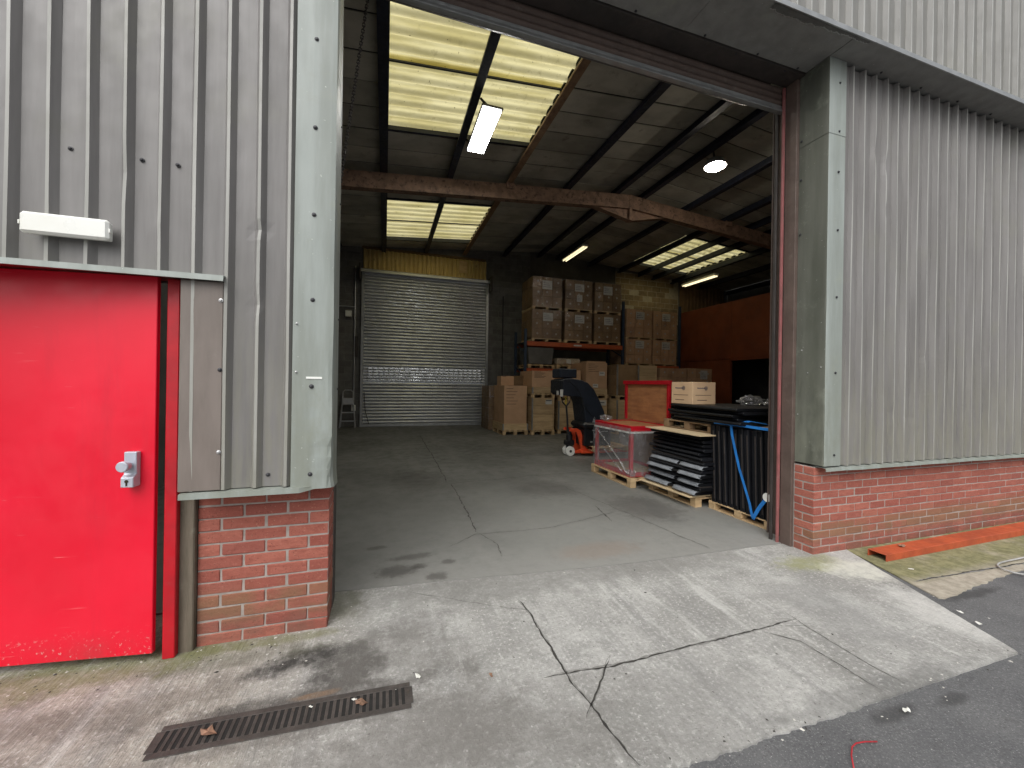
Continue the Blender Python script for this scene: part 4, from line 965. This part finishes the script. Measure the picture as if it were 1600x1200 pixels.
# pallet rack
rk = thing('pallet_rack', 'blue and orange pallet rack holding the wrapped carton loads', 'rack')
for x in (4.40, 8.14, 10.62):
    for y in (12.42, 13.45):
        MB().box(x, x + .09, y, y + .07, 0, 3.4 if x < 5 else 4.6).build('upright', 'rackbl', rk, .004)
    for k in range(4): MB().tube([(x + .045, 12.48, .2 + k * .8), (x + .045, 13.45, .6 + k * .8)], .018, 6).build('brace', 'rackbl', rk)
for y in (12.40, 13.46):
    MB().box(4.49, 8.14, y, y + .05, 2.84, 2.99).build('beam', 'rackor', rk, .004)
    MB().box(4.49, 8.14, y, y + .05, 1.97, 2.09).build('beam', 'rackor', rk, .004)
    MB().box(8.23, 10.62, y, y + .05, 2.18, 2.31).build('beam', 'rackor', rk, .004)
MB().box(4.50, 8.13, 12.46, 13.45, 2.97, 3.0).build('shelf', 'darksteel', rk); MB().box(4.50, 8.13, 12.46, 13.45, 2.06, 2.1).build('shelf', 'darksteel', rk)
MB().box(6.2, 6.5, 12.394, 12.399, 2.89, 2.94).build('beam_sticker', 'paper', rk)
pallet(4.55, 12.42, 'pallet on the lower rack shelf under the dark drum box', .95, 1.0, 2.102, h=.12)
db = thing('dark_box', 'dark grey box on a pallet on the lower rack shelf', 'box')
MB().prism([(4.6, 2.235), (5.42, 2.235), (5.5, 2.8), (4.52, 2.8)], 12.46, 13.3, 'y').build('box', 'wallpaint', db, .02)
pallet(5.58, 12.42, 'pallet on the lower rack shelf under the wrapped bundle', .95, 1.0, 2.102, h=.12)
wbn = thing('wrapped_bundle', 'pale film wrapped bundle on a pallet on the lower rack shelf', 'bundle')
MB().box(5.6, 6.5, 12.45, 13.3, 2.23, 2.46).build('core', 'ply', wbn, .05); MB().box(5.59, 6.51, 12.44, 13.31, 2.23, 2.475).build('stretch_film', 'filmdense', wbn, .05)
MB().box(5.95, 6.12, 12.43, 12.438, 2.29, 2.42).build('paper_label', 'paper', wbn)
carton(6.75, 7.5, 12.45, 13.2, 2.102, 2.40, 'brown carton on the lower rack shelf', 'card')

# ------------------------------------------------------------------ pallet truck with the black covered machine
tk = thing('pallet_truck', 'orange red hand pallet truck with white wheels', 'pallet truck')
m = MB()
for y in (7.86, 8.02): 
    wq = MB().lathe([(.045, -.03), (.10, -.03), (.105, -.02), (.105, .02), (.10, .03), (.045, .03)], (3.88, y, .105), (0, -1, 0), 24).build('steer_wheel', 'white_pl', tk)
    MB().lathe([(.03, .031), (.03, .036), (.012, .045)], (3.88, y, .105), (0, -1, 0), 12).build('hub', 'darksteel', wq)
MB().prism([(3.98, .06), (4.42, .06), (4.42, .14), (4.26, .14), (4.10, .56), (4.02, .60), (3.86, .60), (3.84, .54), (4.0, .52), (4.06, .40), (4.12, .14), (3.98, .12)], 7.80, 7.86, 'y').build('chassis_plate', 'ptruck', tk, .008)
MB().prism([(3.98, .06), (4.42, .06), (4.42, .14), (4.26, .14), (4.10, .56), (4.02, .60), (3.86, .60), (3.84, .54), (4.0, .52), (4.06, .40), (4.12, .14), (3.98, .12)], 8.10, 8.16, 'y').build('chassis_plate', 'ptruck', tk, .008)
for y in (7.72, 8.20): MB().box(4.1, 5.25, y, y + .16, .06, .12).build('fork', 'ptruck', tk, .01)
MB().lathe([(.07, 0), (.07, .3), (.045, .32), (.045, .42)], (3.9, 7.95, .15), (0, 0, 1), 16).build('pump', 'black', tk)
MB().box(3.80, 4.0, 7.88, 8.04, .22, .34).build('pump_head', 'black', tk, .02)
MB().tube([(3.86, 7.94, .45), (3.84, 7.94, .8), (3.81, 7.94, 1.10)], .022, 10).build('tiller', 'black', tk)
MB().tube([(3.81, 7.94, 1.08), (3.72, 7.94, 1.17), (3.69, 7.94, 1.27), (3.73, 7.94, 1.33), (3.88, 7.94, 1.33), (3.92, 7.94, 1.27), (3.89, 7.94, 1.17), (3.81, 7.94, 1.08)], .017, 8).build('grip_loop', 'black', tk)
MB().tube([(3.80, 7.94, 1.12), (3.795, 7.94, 1.30)], .02, 8).build('lever', 'yellow', tk)
pallet(4.30, 7.55, 'pallet on the truck forks under the black covered machine', .85, 1.0, .122, h=.1)
bm_ = thing('black_machine', 'black padded machine with arched hood on the pallet truck', 'machine')
def arch(name, outer, inner, y0, y1, mat):
    n = len(outer); m = MB(); seg = 6; vs = []
    prof = outer + inner[::-1]; N_ = len(prof)
    for j in range(seg + 1):
        f = j / seg; y = y0 + (y1 - y0) * f; sh = .025 * (abs(2 * f - 1)) ** 3
        c = Vector((sum(p[0] for p in prof) / N_, sum(p[1] for p in prof) / N_))
        for p in prof:
            q = Vector(p); vs.append((q.x + (c.x - q.x) * sh, y, q.y + (c.y - q.y) * sh))
    fs_ = [(j * N_ + i, j * N_ + (i + 1) % N_, (j + 1) * N_ + (i + 1) % N_, (j + 1) * N_ + i) for j in range(seg) for i in range(N_)]
    for j in (0, seg):
        for i in range(n - 1): fs_.append((j * N_ + i, j * N_ + i + 1, j * N_ + N_ - 2 - i, j * N_ + N_ - 1 - i))
    m.add(vs, fs_); return m.build(name, mat, bm_, .012)
arch('arched_cover', [(3.62, 1.68), (3.82, 1.70), (4.05, 1.67), (4.22, 1.61), (4.38, 1.46), (4.52, 1.22), (4.64, .98), (4.70, .75)], [(3.60, 1.33), (3.80, 1.31), (3.98, 1.30), (4.08, 1.28), (4.12, 1.14), (4.14, 1.0), (4.16, .86), (4.18, .72)], 7.72, 8.28, 'vinyl_bl')
MB().box(3.58, 3.98, 7.78, 8.22, 1.70, 1.90).build('head_box', 'vinyl_bl', bm_, .02)
MB().box(3.56, 3.70, 7.735, 8.26, 1.36, 1.66).build('hood_end', 'vinyl', bm_, .02)
MB().box(4.10, 4.78, 7.66, 8.34, .60, .74).build('seat_pad', 'vinyl', bm_, .05)
MB().box(4.14, 4.80, 7.70, 8.30, .225, .60).build('base_cabinet', 'vinyl', bm_, .02)
MB().box(3.545, 3.558, 7.80, 7.88, 1.33, 1.42).box(3.56, 3.63, 7.722, 7.732, 1.30, 1.45).build('rating_label', 'paper', bm_)
for (x, z, a, b) in ((4.38, .40, .07, .1), (4.32, .56, .2, .018), (4.55, .53, .16, .014), (4.28, .3, .05, .03), (4.60, .38, .03, .05)):
    MB().box(x, x + a, 7.690, 7.699, z, z + b).build('bracket', 'alu', bm_, .002)
MB().tube([(3.72, 7.70, 1.66), (3.9, 7.69, 1.52), (4.02, 7.69, 1.36), (4.1, 7.69, 1.1), (4.28, 7.68, .92), (4.4, 7.68, .8)], .008, 6).build('cable', 'black', bm_)
MB().prism([(4.34, .74), (4.38, .86), (4.42, .80), (4.40, .74)], 7.70, 7.72, 'y').build('lever', 'alu', bm_)

# ------------------------------------------------------------------ wrapped red crate on its pallet
pallet(3.565, 5.16, 'pale pallet under the film wrapped red steel crate')
rc = thing('red_crate', 'red steel frame crate wrapped in clear film with its lid raised', 'crate')
x0, x1, y0, y1 = 3.60, 4.34, 5.22, 6.30
for x in (x0, x1 - .05):
    for y in (y0, y1 - .05): MB().box(x, x + .05, y, y + .05, .146, .82).build('post', 'redframe', rc, .003)
for z0_, z1_, nm in ((.147, .215, 'base_rail'), (.845, .93, 'top_rail')):
    o = .004
    MB().box(x0 - o, x1 + o, y0 - o, y0 + .035, z0_, z1_).build(nm, 'redframe', rc, .003); MB().box(x0 - o, x1 + o, y1 - .035, y1 + o, z0_, z1_).build(nm, 'redframe', rc, .003)
    MB().box(x0 - o, x0 + .035, y0 + .036, y1 - .036, z0_, z1_).build(nm, 'redframe', rc, .003); MB().box(x1 - .035, x1 + o, y0 + .036, y1 - .036, z0_, z1_).build(nm, 'redframe', rc, .003)
MB().box(x0 + .036, x1 - .036, y0 + .036, y1 - .036, .15, .17).build('floor_board', 'ply', rc)
MB().box(x0 + .03, x1 - .03, y0 + .03, y1 - .03, .905, .917).build('top_board', 'orangeply', rc)
MB().box(x1 - .025, x1 - .01, y0 + .06, y1 - .06, .22, .84).build('back_board', 'card_dk', rc)
MB().box(x0 - .012, x1 + .012, y0 - .012, y1 + .012, .818, .843).build('tape_band', 'white_pl', rc)
# raised lid at the far side
ly0, ly1, lz0, lz1, lx = 5.24, 6.45, .935, 1.645, 4.33
ld = MB().box(lx, lx + .015, ly0 + .03, ly1 - .03, lz0, lz1 - .03).build('lid_board', 'orangeply', rc)
MB().box(lx - .045, lx + .02, ly0 - .02, ly1 + .04, lz1 - .065, lz1).build('lid_rail', 'redframe', rc, .003)
MB().box(lx - .03, lx + .02, ly0, ly0 + .05, lz0, lz1 - .066).build('lid_rail', 'redframe', rc, .003)
MB().box(lx - .03, lx + .02, ly1 - .05, ly1, lz0, lz1 - .066).build('lid_rail', 'redframe', rc, .003)
# clear film: slack faces and rolled diagonal streaks
m = MB(); rr = random.Random(9); NX = 14
def filmface(pa, pb, z0_, z1_, n, bulge):
    vs = []
    for j in range(9):
        for i in range(n + 1):
            p = Vector(pa).lerp(Vector(pb), i / n); nn = Vector((pb[1] - pa[1], -(pb[0] - pa[0]))).normalized()
            d = bulge * math.sin(math.pi * i / n) * math.sin(math.pi * j / 8) + rr.uniform(-.006, .006)
            q = p + nn * d; vs.append((q.x, q.y, z0_ + (z1_ - z0_) * j / 8))
    m.add(vs, [(j * (n + 1) + i, j * (n + 1) + i + 1, (j + 1) * (n + 1) + i + 1, (j + 1) * (n + 1) + i) for j in range(8) for i in range(n)])
filmface((3.582, 6.33), (3.582, 5.2), .16, .90, 14, -.02); filmface((3.582, 5.2), (4.36, 5.2), .16, .86, 10, -.02)
m.build('stretch_film', 'film_near', rc, smooth=True)
m = MB(); m.tube([(3.578, 6.22, .80), (3.573, 5.9, .62), (3.573, 5.5, .38), (3.578, 5.28, .2)], [.01, .012, .012, .016], 6).tube([(3.578, 6.0, .5), (3.572, 5.7, .34), (3.578, 5.4, .2)], .008, 6)
m.build('film_rope', 'filmdense', rc, smooth=True)
def crumple(c, s, seed, name, parent, mat='filmdense'):
    r_ = random.Random(seed); bm2 = bmesh.new(); bmesh.ops.create_icosphere(bm2, subdivisions=3, radius=1)
    for v in bm2.verts:
        k = 1 + r_.uniform(-.35, .3); v.co = Vector((v.co.x * s[0] * k, v.co.y * s[1] * k, v.co.z * s[2] * k)) + Vector(c)
    me_ = bpy.data.meshes.new(name); bm2.to_mesh(me_); bm2.free(); me_.materials.append(MAT[mat]); return link(name, me_, parent)
crumple((3.62, 5.24, .22), (.05, .09, .055), 1, 'film_bunch', rc); crumple((3.66, 5.5, .70), (.03, .13, .09), 2, 'film_bunch', rc); crumple((3.75, 6.2, .98), (.09, .12, .05), 3, 'film_bunch', rc)

# ------------------------------------------------------------------ stacked black panels
pallet(3.82, 4.12, 'pallet under the flat stack of black panels', 1.15, .95)
for k, (dx, dz, dy, dr_) in enumerate(((-.12, .146, .0, 2.0), (-.05, .163, .04, -1.5))):
    o = MB().box(0, 1.2, 0, .98, 0, .014).build('plywood_sheet', 'ply'); o.location = (3.80 + dx, 4.08 + dy, dz); o.rotation_euler = (0, 0, R(dr_))
    tag(o, ('lower', 'upper')[k] + ' plywood sheet between the pallet and the flat black panels', 'plywood')
z = .182; rr = random.Random(14); NP = 14
ordn = ('bottom', 'second', 'third', 'fourth', 'fifth', 'sixth', 'seventh', 'eighth', 'ninth', 'tenth', 'eleventh', 'twelfth', 'thirteenth', 'top')
for k in range(NP):
    th = .05; padded = k < 8 and k % 2 == 0
    t = thing('flat_panel', f'black flat panel, {ordn[k]} of the flat stack' + (' with grey foam edge' if padded else '') + ' on the pallet', 'panel', 'black panels stacked flat', loc=(3.74 + rr.uniform(-.012, .02) + .012 * k * .6, 4.02 + rr.uniform(-.05, .05), z), rz=R(rr.uniform(-2.2, 2.2)))
    MB().prism([(.02, 0), (1.15, 0), (1.15, th * .8), (.02, th * .8), (0, th * .4)], 0, 1.0, 'y').build('panel_body', 'panelbk', t, .003)
    if k % 2 and k < 9: MB().box(.03, 1.1, .03, .97, th * .8 + .001, th * .8 + .008).build('spacer', 'darksteel', t)
    if padded:
        for (ya, yb) in ((.50 - .03 * (k % 4), 1.0), (.0, .40 - .02 * (k % 3))):
            pts_ = []; n = 8; vs = []
            for i in range(n + 1):
                y = ya + (yb - ya) * i / n; e = (math.sin(math.pi * (i + .5) / (n + 1)) ** .4) * (.75 + .25 * math.cos(i * 1.1 + k))
                vs += [(.03, y, -.004), (-.028 * e, y, .004), (-.03 * e, y, th * .42 * e), (.02, y, th * .86), (.09, y, th * .88)]
            MB().add(vs, [(i * 5 + j, i * 5 + j + 1, (i + 1) * 5 + j + 1, (i + 1) * 5 + j) for i in range(n) for j in range(4)]).build('foam_pad', 'foam', t, smooth=True, solid=.006)
    z += .0535
ztop = z
o = MB().box(3.74, 4.98, 3.98, 5.06, ztop, ztop + .014).build('plywood_sheet', 'ply'); tag(o, 'pale plywood sheet on top of the flat black panel stack', 'plywood')
pallet(4.02, 4.05, 'pallet on the plywood above the flat black panel stack', 1.1, .95, ztop + .016, h=.12, mat='wood_dk')
z = ztop + .138
for k in range(6):
    t = thing('flat_panel', f'black panel, {ordn[k] if k < 5 else "top"} of the upper pile under the tan carton', 'panel', 'black panels of the upper pile', loc=(3.90 + (.06, -.03, .03, -.01, .04, -.02)[k], 3.58 + (.05, -.06, .03, .07, -.04, .0)[k], z), rz=R((-4, -6, -3, -5, -4, -5)[k]))
    MB().prism([(.015, 0), (1.0, 0), (1.0, .036), (.015, .036), (0, .018)], 0, 1.25, 'y').build('panel_body', 'panelbk', t, .003)
    z += .04
ZP = z - .003
bx_ = carton(0, .42, 0, .40, 0, .31, 'tan carton with dark logo on the upper pile of black panels', 'card_lt')
bx_.location = (4.03, 4.43, ZP); bx_.rotation_euler = (0, 0, R(3))
Wc, Dc = .42, .40
def logo(side, parent):
    # illegible word mark ending in a ruled globe, and two printed lines under it
    m = MB(); m2_ = MB(); g = MB()
    L = Wc if side == 0 else Dc
    def q(mm, u0, u1, z0_, z1_, e=.002):
        if side == 0: mm.box(u0, u1, -e, -.0006, z0_, z1_)
        else: mm.box(-e, -.0006, L - u1, L - u0, z0_, z1_)
    for k, h in enumerate((.018, .014, .016, .013, .016, .014, .018)): q(m, L * .2 + k * .02, L * .2 + k * .02 + .015, .218, .218 + h)
    for k in range(-3, 4):
        r = math.sqrt(max(0, .03 ** 2 - (k * .009) ** 2)); q(g, L * .2 + .155 - r, L * .2 + .155 + r, .226 + k * .009 - .0022, .226 + k * .009 + .0022, .003)
    q(m2_, L * .12, L * .8, .125, .132); q(m2_, L * .2, L * .62, .055, .064)
    m.build('printed_word', 'ink_bl', parent); g.build('printed_globe', 'ink_bl', parent); m2_.build('printed_line', 'ink', parent)
logo(0, bx_); logo(1, bx_)
wbag = thing('plastic_bag_heap', 'crumpled clear plastic bags behind the tan carton', 'plastic bags')
for k, (c, s) in enumerate((((4.98, 4.35, ZP + .06), (.18, .12, .07)), ((5.1, 4.0, ZP + .05), (.2, .14, .06)), ((5.2, 3.75, ZP + .04), (.14, .1, .05)))): crumple(c, s, 10 + k, 'bag', wbag)
# ------------------------------------------------------------------ upright black panels tied with a blue strap
pallet(3.99, 3.20, 'pallet under the upright strapped black panels', .85, .88, h=.1)
rr = random.Random(21); y = 3.215
NU = 10
for k in range(NU):
    th = .062
    t = thing('upright_panel', f'upright black panel, {ordn[k] if k else "first"} from the doorway jamb in the strapped row' if k < NU - 1 else 'upright black panel at the flat stack end of the strapped row', 'panel', 'upright strapped black panels', loc=(3.985 + rr.uniform(-.008, .012), y, .102))
    t.rotation_euler = (R(-2.0 + rr.uniform(-.8, .8)), 0, 0)
    MB().box(0, .8, 0, th, 0, .965 + rr.uniform(-.012, .012)).build('panel_body', 'panelbk', t, .006)
    MB().box(-.008, 0, .006, .016, .05, .9).build('edge_trim', 'darksteel', t)
    y += .083
o = MB().box(4.0, 4.75, 3.22, 3.95, 1.092, 1.098).build('cardboard_sheet', 'card_lt'); o.rotation_euler = (0, 0, 0); tag(o, 'tan cardboard sheet on top of the strapped upright panels', 'cardboard')
def ribbon(path, w_, wd, parent, name):
    L = []; R_ = []
    for p in path: L.append(tuple(Vector(p) + Vector(wd) * w_ / 2)); R_.append(tuple(Vector(p) - Vector(wd) * w_ / 2))
    n = len(path); return MB().add(L + R_, [(i, i + 1, n + i + 1, n + i) for i in range(n - 1)]).build(name, 'strap', parent, solid=.003)
stp = thing('ratchet_strap', 'bright blue ratchet strap around the upright black panels', 'strap')
ribbon([(3.96, 3.72, 1.09), (3.955, 3.70, .98), (3.957, 3.60, .62), (3.957, 3.45, .24), (3.958, 3.415, .10), (3.97, 3.41, .07)], .034, (0, 1, .1), stp, 'webbing')
ribbon([(3.955, 3.40, .09), (3.952, 3.33, .22), (3.95, 3.22, .38)], .04, (0, .8, .6), stp, 'webbing')
ribbon([(3.96, 3.98, 1.105), (3.958, 3.72, 1.112), (3.958, 3.45, 1.105), (3.96, 3.2, 1.10)], .03, (0, 0, 1), stp, 'webbing')
ribbon([(3.955, 3.72, 1.10), (4.1, 3.62, 1.125), (4.4, 3.5, 1.12), (4.75, 3.4, 1.11)], .06, (0, 1, 0), stp, 'webbing')
ribbon([(3.955, 3.74, 1.09), (4.05, 3.55, 1.16), (4.2, 3.45, 1.13)], .05, (0, 1, .2), stp, 'webbing')
tag(MB().lathe([(.012, 0), (.046, 0), (.048, .006), (.046, .012), (.012, .012)], (3.945, 3.225, .37), (-1, 0, 0), 24).build('white_disc', 'white_pl'), 'small white disc hanging by the strapped upright panels', 'disc')

# ------------------------------------------------------------------ small things outside
dg = thing('drain_grate', 'rusty slotted channel drain grate in the concrete apron', 'drain')
def dpt(u, v): return Vector((-.91, 2.06, 0)).lerp(Vector((.145, 2.02, 0)), u) + Vector((.0, 1, 0)) * v
MB().add([(*dpt(u, v)[:2], .0015) for u, v in ((0, -.085), (1, -.08), (1, .08), (0, .085))], [(0, 1, 2, 3)]).build('pit_shade', 'pit_shade', dg)  # flat sheet; its near-black colour paints the shade below the bars
for v0, v1 in ((-.085, -.055), (.055, .085)): MB().add([(*dpt(u, v)[:2], z_) for z_ in (.0016, .0046) for u, v in ((0, v0), (1, v0), (1, v1), (0, v1))], [(3, 2, 1, 0), (4, 5, 6, 7), (0, 1, 5, 4), (1, 2, 6, 5), (2, 3, 7, 6), (3, 0, 4, 7)]).build('frame_rail', 'iron', dg, .001)
for u0, u1 in ((-.012, .022), (.975, 1.01)): MB().add([(*dpt(u, v)[:2], z_) for z_ in (.0016, .0044) for u, v in ((u0, -.054), (u1, -.054), (u1, .054), (u0, .054))], [(3, 2, 1, 0), (4, 5, 6, 7), (0, 1, 5, 4), (1, 2, 6, 5), (2, 3, 7, 6), (3, 0, 4, 7)]).build('frame_end', 'iron', dg, .001)
for k in range(33):
    u = .035 + k * .0285
    MB().add([(*dpt(u + du, v)[:2], z_) for z_ in (.0016, .0042) for du, v in ((0, -.0545), (.0135, -.0545), (.0135, .0545), (0, .0545))], [(3, 2, 1, 0), (4, 5, 6, 7), (0, 1, 5, 4), (1, 2, 6, 5), (2, 3, 7, 6), (3, 0, 4, 7)]).build('bar', 'iron', dg, .001)
def leaf(x, y, s, seed, label, mat='leaf', z=.004):
    r_ = random.Random(seed); n = 9; vs = [(0, 0, .012 * s / .05)]
    for i in range(n):
        a_ = 2 * math.pi * i / n; rr_ = s * r_.uniform(.8, 1.1) * (1.0 if i % 2 else .82) * (.75 + .35 * abs(math.cos(a_)))
        vs.append((rr_ * math.cos(a_), rr_ * .65 * math.sin(a_), r_.uniform(0, .4) * s))
    o = MB().add(vs, [(0, i + 1, (i + 1) % n + 1) for i in range(n)]).build('dry_leaf' if mat == 'leaf' else 'litter_scrap', mat, solid=.001); o.location = (x, y, z); o.rotation_euler = (0, 0, r_.uniform(0, 6))
    tag(o, label, 'leaf' if mat == 'leaf' else 'litter')
leaf(-.71, 2.045, .045, 1, 'dark crumpled brown leaf at the rusty end of the drain grate', z=.005); leaf(-.085, 2.03, .032, 2, 'pinkish brown dry leaf lying across the drain grate bars', z=.005)
leaf(4.72, 2.46, .05, 3, 'pale dry leaf caught on the orange steel beam', z=.060)
leaf(.56, 2.03, .018, 4, 'tiny brown leaf on the bare concrete beside the cracks')
for k, (x, y, s, lb) in enumerate(((-.115, 2.06, .014, 'white litter scrap on the drain grate beside the pinkish leaf'), (-.31, 2.075, .011, 'white litter scrap near the middle of the drain grate'), (.19, 2.13, .022, 'white smear of litter past the drain grate end'), (2.42, 1.235, .022, 'white litter scrap on the asphalt by the concrete edge'), (3.86, 1.68, .02, 'white litter scrap beside the angled concrete edge'), (3.79, 1.56, .02, 'white litter scrap further down the angled concrete edge'), (4.35, 2.2, .022, 'white litter scrap on the mossy pavement'))):
    leaf(x, y, s, 30 + k, lb, 'litter', z=.005 if k < 2 else .003)
ob = thing('orange_steel_beam', 'orange painted steel channel lying against the brick plinth wall', 'steel beam')
A_, B_ = Vector((4.40, 2.47, 0)), Vector((8.6, 2.47, 0)); rot = Matrix.Translation((4.34, 2.445, 0)) @ Matrix.Rotation(R(.55), 4, 'Z')
MB().box(0, 4.3, -.066, .066, .050, .058, rot).build('web', 'orange', ob, .002)
MB().box(.0, 4.3, -.074, -.0662, -.004, .058, rot).build('flange', 'orange', ob, .002)
MB().box(.0, 4.3, .0662, .074, -.004, .058, rot).build('flange', 'orange', ob, .002)
hs = MB(); pts_ = []
for i in range(30):
    a_ = 2 * math.pi * i / 29; pts_.append((5.58 + .46 * math.cos(a_), 1.93 + .14 * math.sin(a_) + .02 * math.sin(3 * a_), .012))
tag(hs.tube(pts_, .007, 8).build('hose_loop', 'hose', smooth=True), 'white hose loop lying on the asphalt by the mossy pavement', 'hose')
tag(MB().tube([(1.85, 1.11, .002), (1.90, 1.15, .004), (1.945, 1.175, .006), (1.985, 1.184, .004), (2.03, 1.178, .004), (2.085, 1.163, .003)], .0028, 6).build('red_wire', 'redwire', smooth=True), 'short curved red wire on the asphalt', 'wire')

# scattered crumbs of grit, leaf and paper on the apron and road
gm = {'grit_dark': simple('dark_grit', (.05, .045, .04), None, 20, .9), 'grit_pale': simple('pale_grit', (.6, .58, .53), None, 20, .9)}
MAT.update(gm)
for nm, cnt, seed in (('grit_dark', 170, 3), ('grit_pale', 150, 4)):
    r_ = random.Random(seed); m = MB()
    for i in range(cnt):
        x, y = r_.uniform(-1.9, 4.0), r_.uniform(1.0, 3.0)
        if i % 3 == 0: y = 2.72 - abs(r_.gauss(0, .12)); x = r_.uniform(-1.9, -.35)
        if i % 5 == 0: y = 1.30 + r_.gauss(0, .05); x = r_.uniform(.6, 3.7)
        if y > 2.62 and (x > 3.75): continue
        z_ = .0005 if y > 1.32 else -.0115
        s_ = r_.uniform(.0025, .0085) * (1.3 if i % 11 == 0 else .8); a_ = r_.uniform(0, 6.3); ca, sa = math.cos(a_), math.sin(a_); k_ = r_.uniform(.35, .9)
        P = [(-s_, -s_ * k_), (s_ * .8, -s_ * k_ * .7), (s_, s_ * k_ * .8), (-s_ * .6, s_ * k_)]
        vs = [(x + p * ca - q * sa, y + p * sa + q * ca, z_) for p, q in P] + [(x, y, z_ + s_ * .5)]
        m.add(vs, [(0, 1, 4), (1, 2, 4), (2, 3, 4), (3, 0, 4), (3, 2, 1, 0)])
    o = m.build('scattered_grit', nm); o['kind'] = 'stuff'; tag(o, ('dark' if nm == 'grit_dark' else 'pale') + ' crumbs of grit scattered over the concrete apron', 'grit')
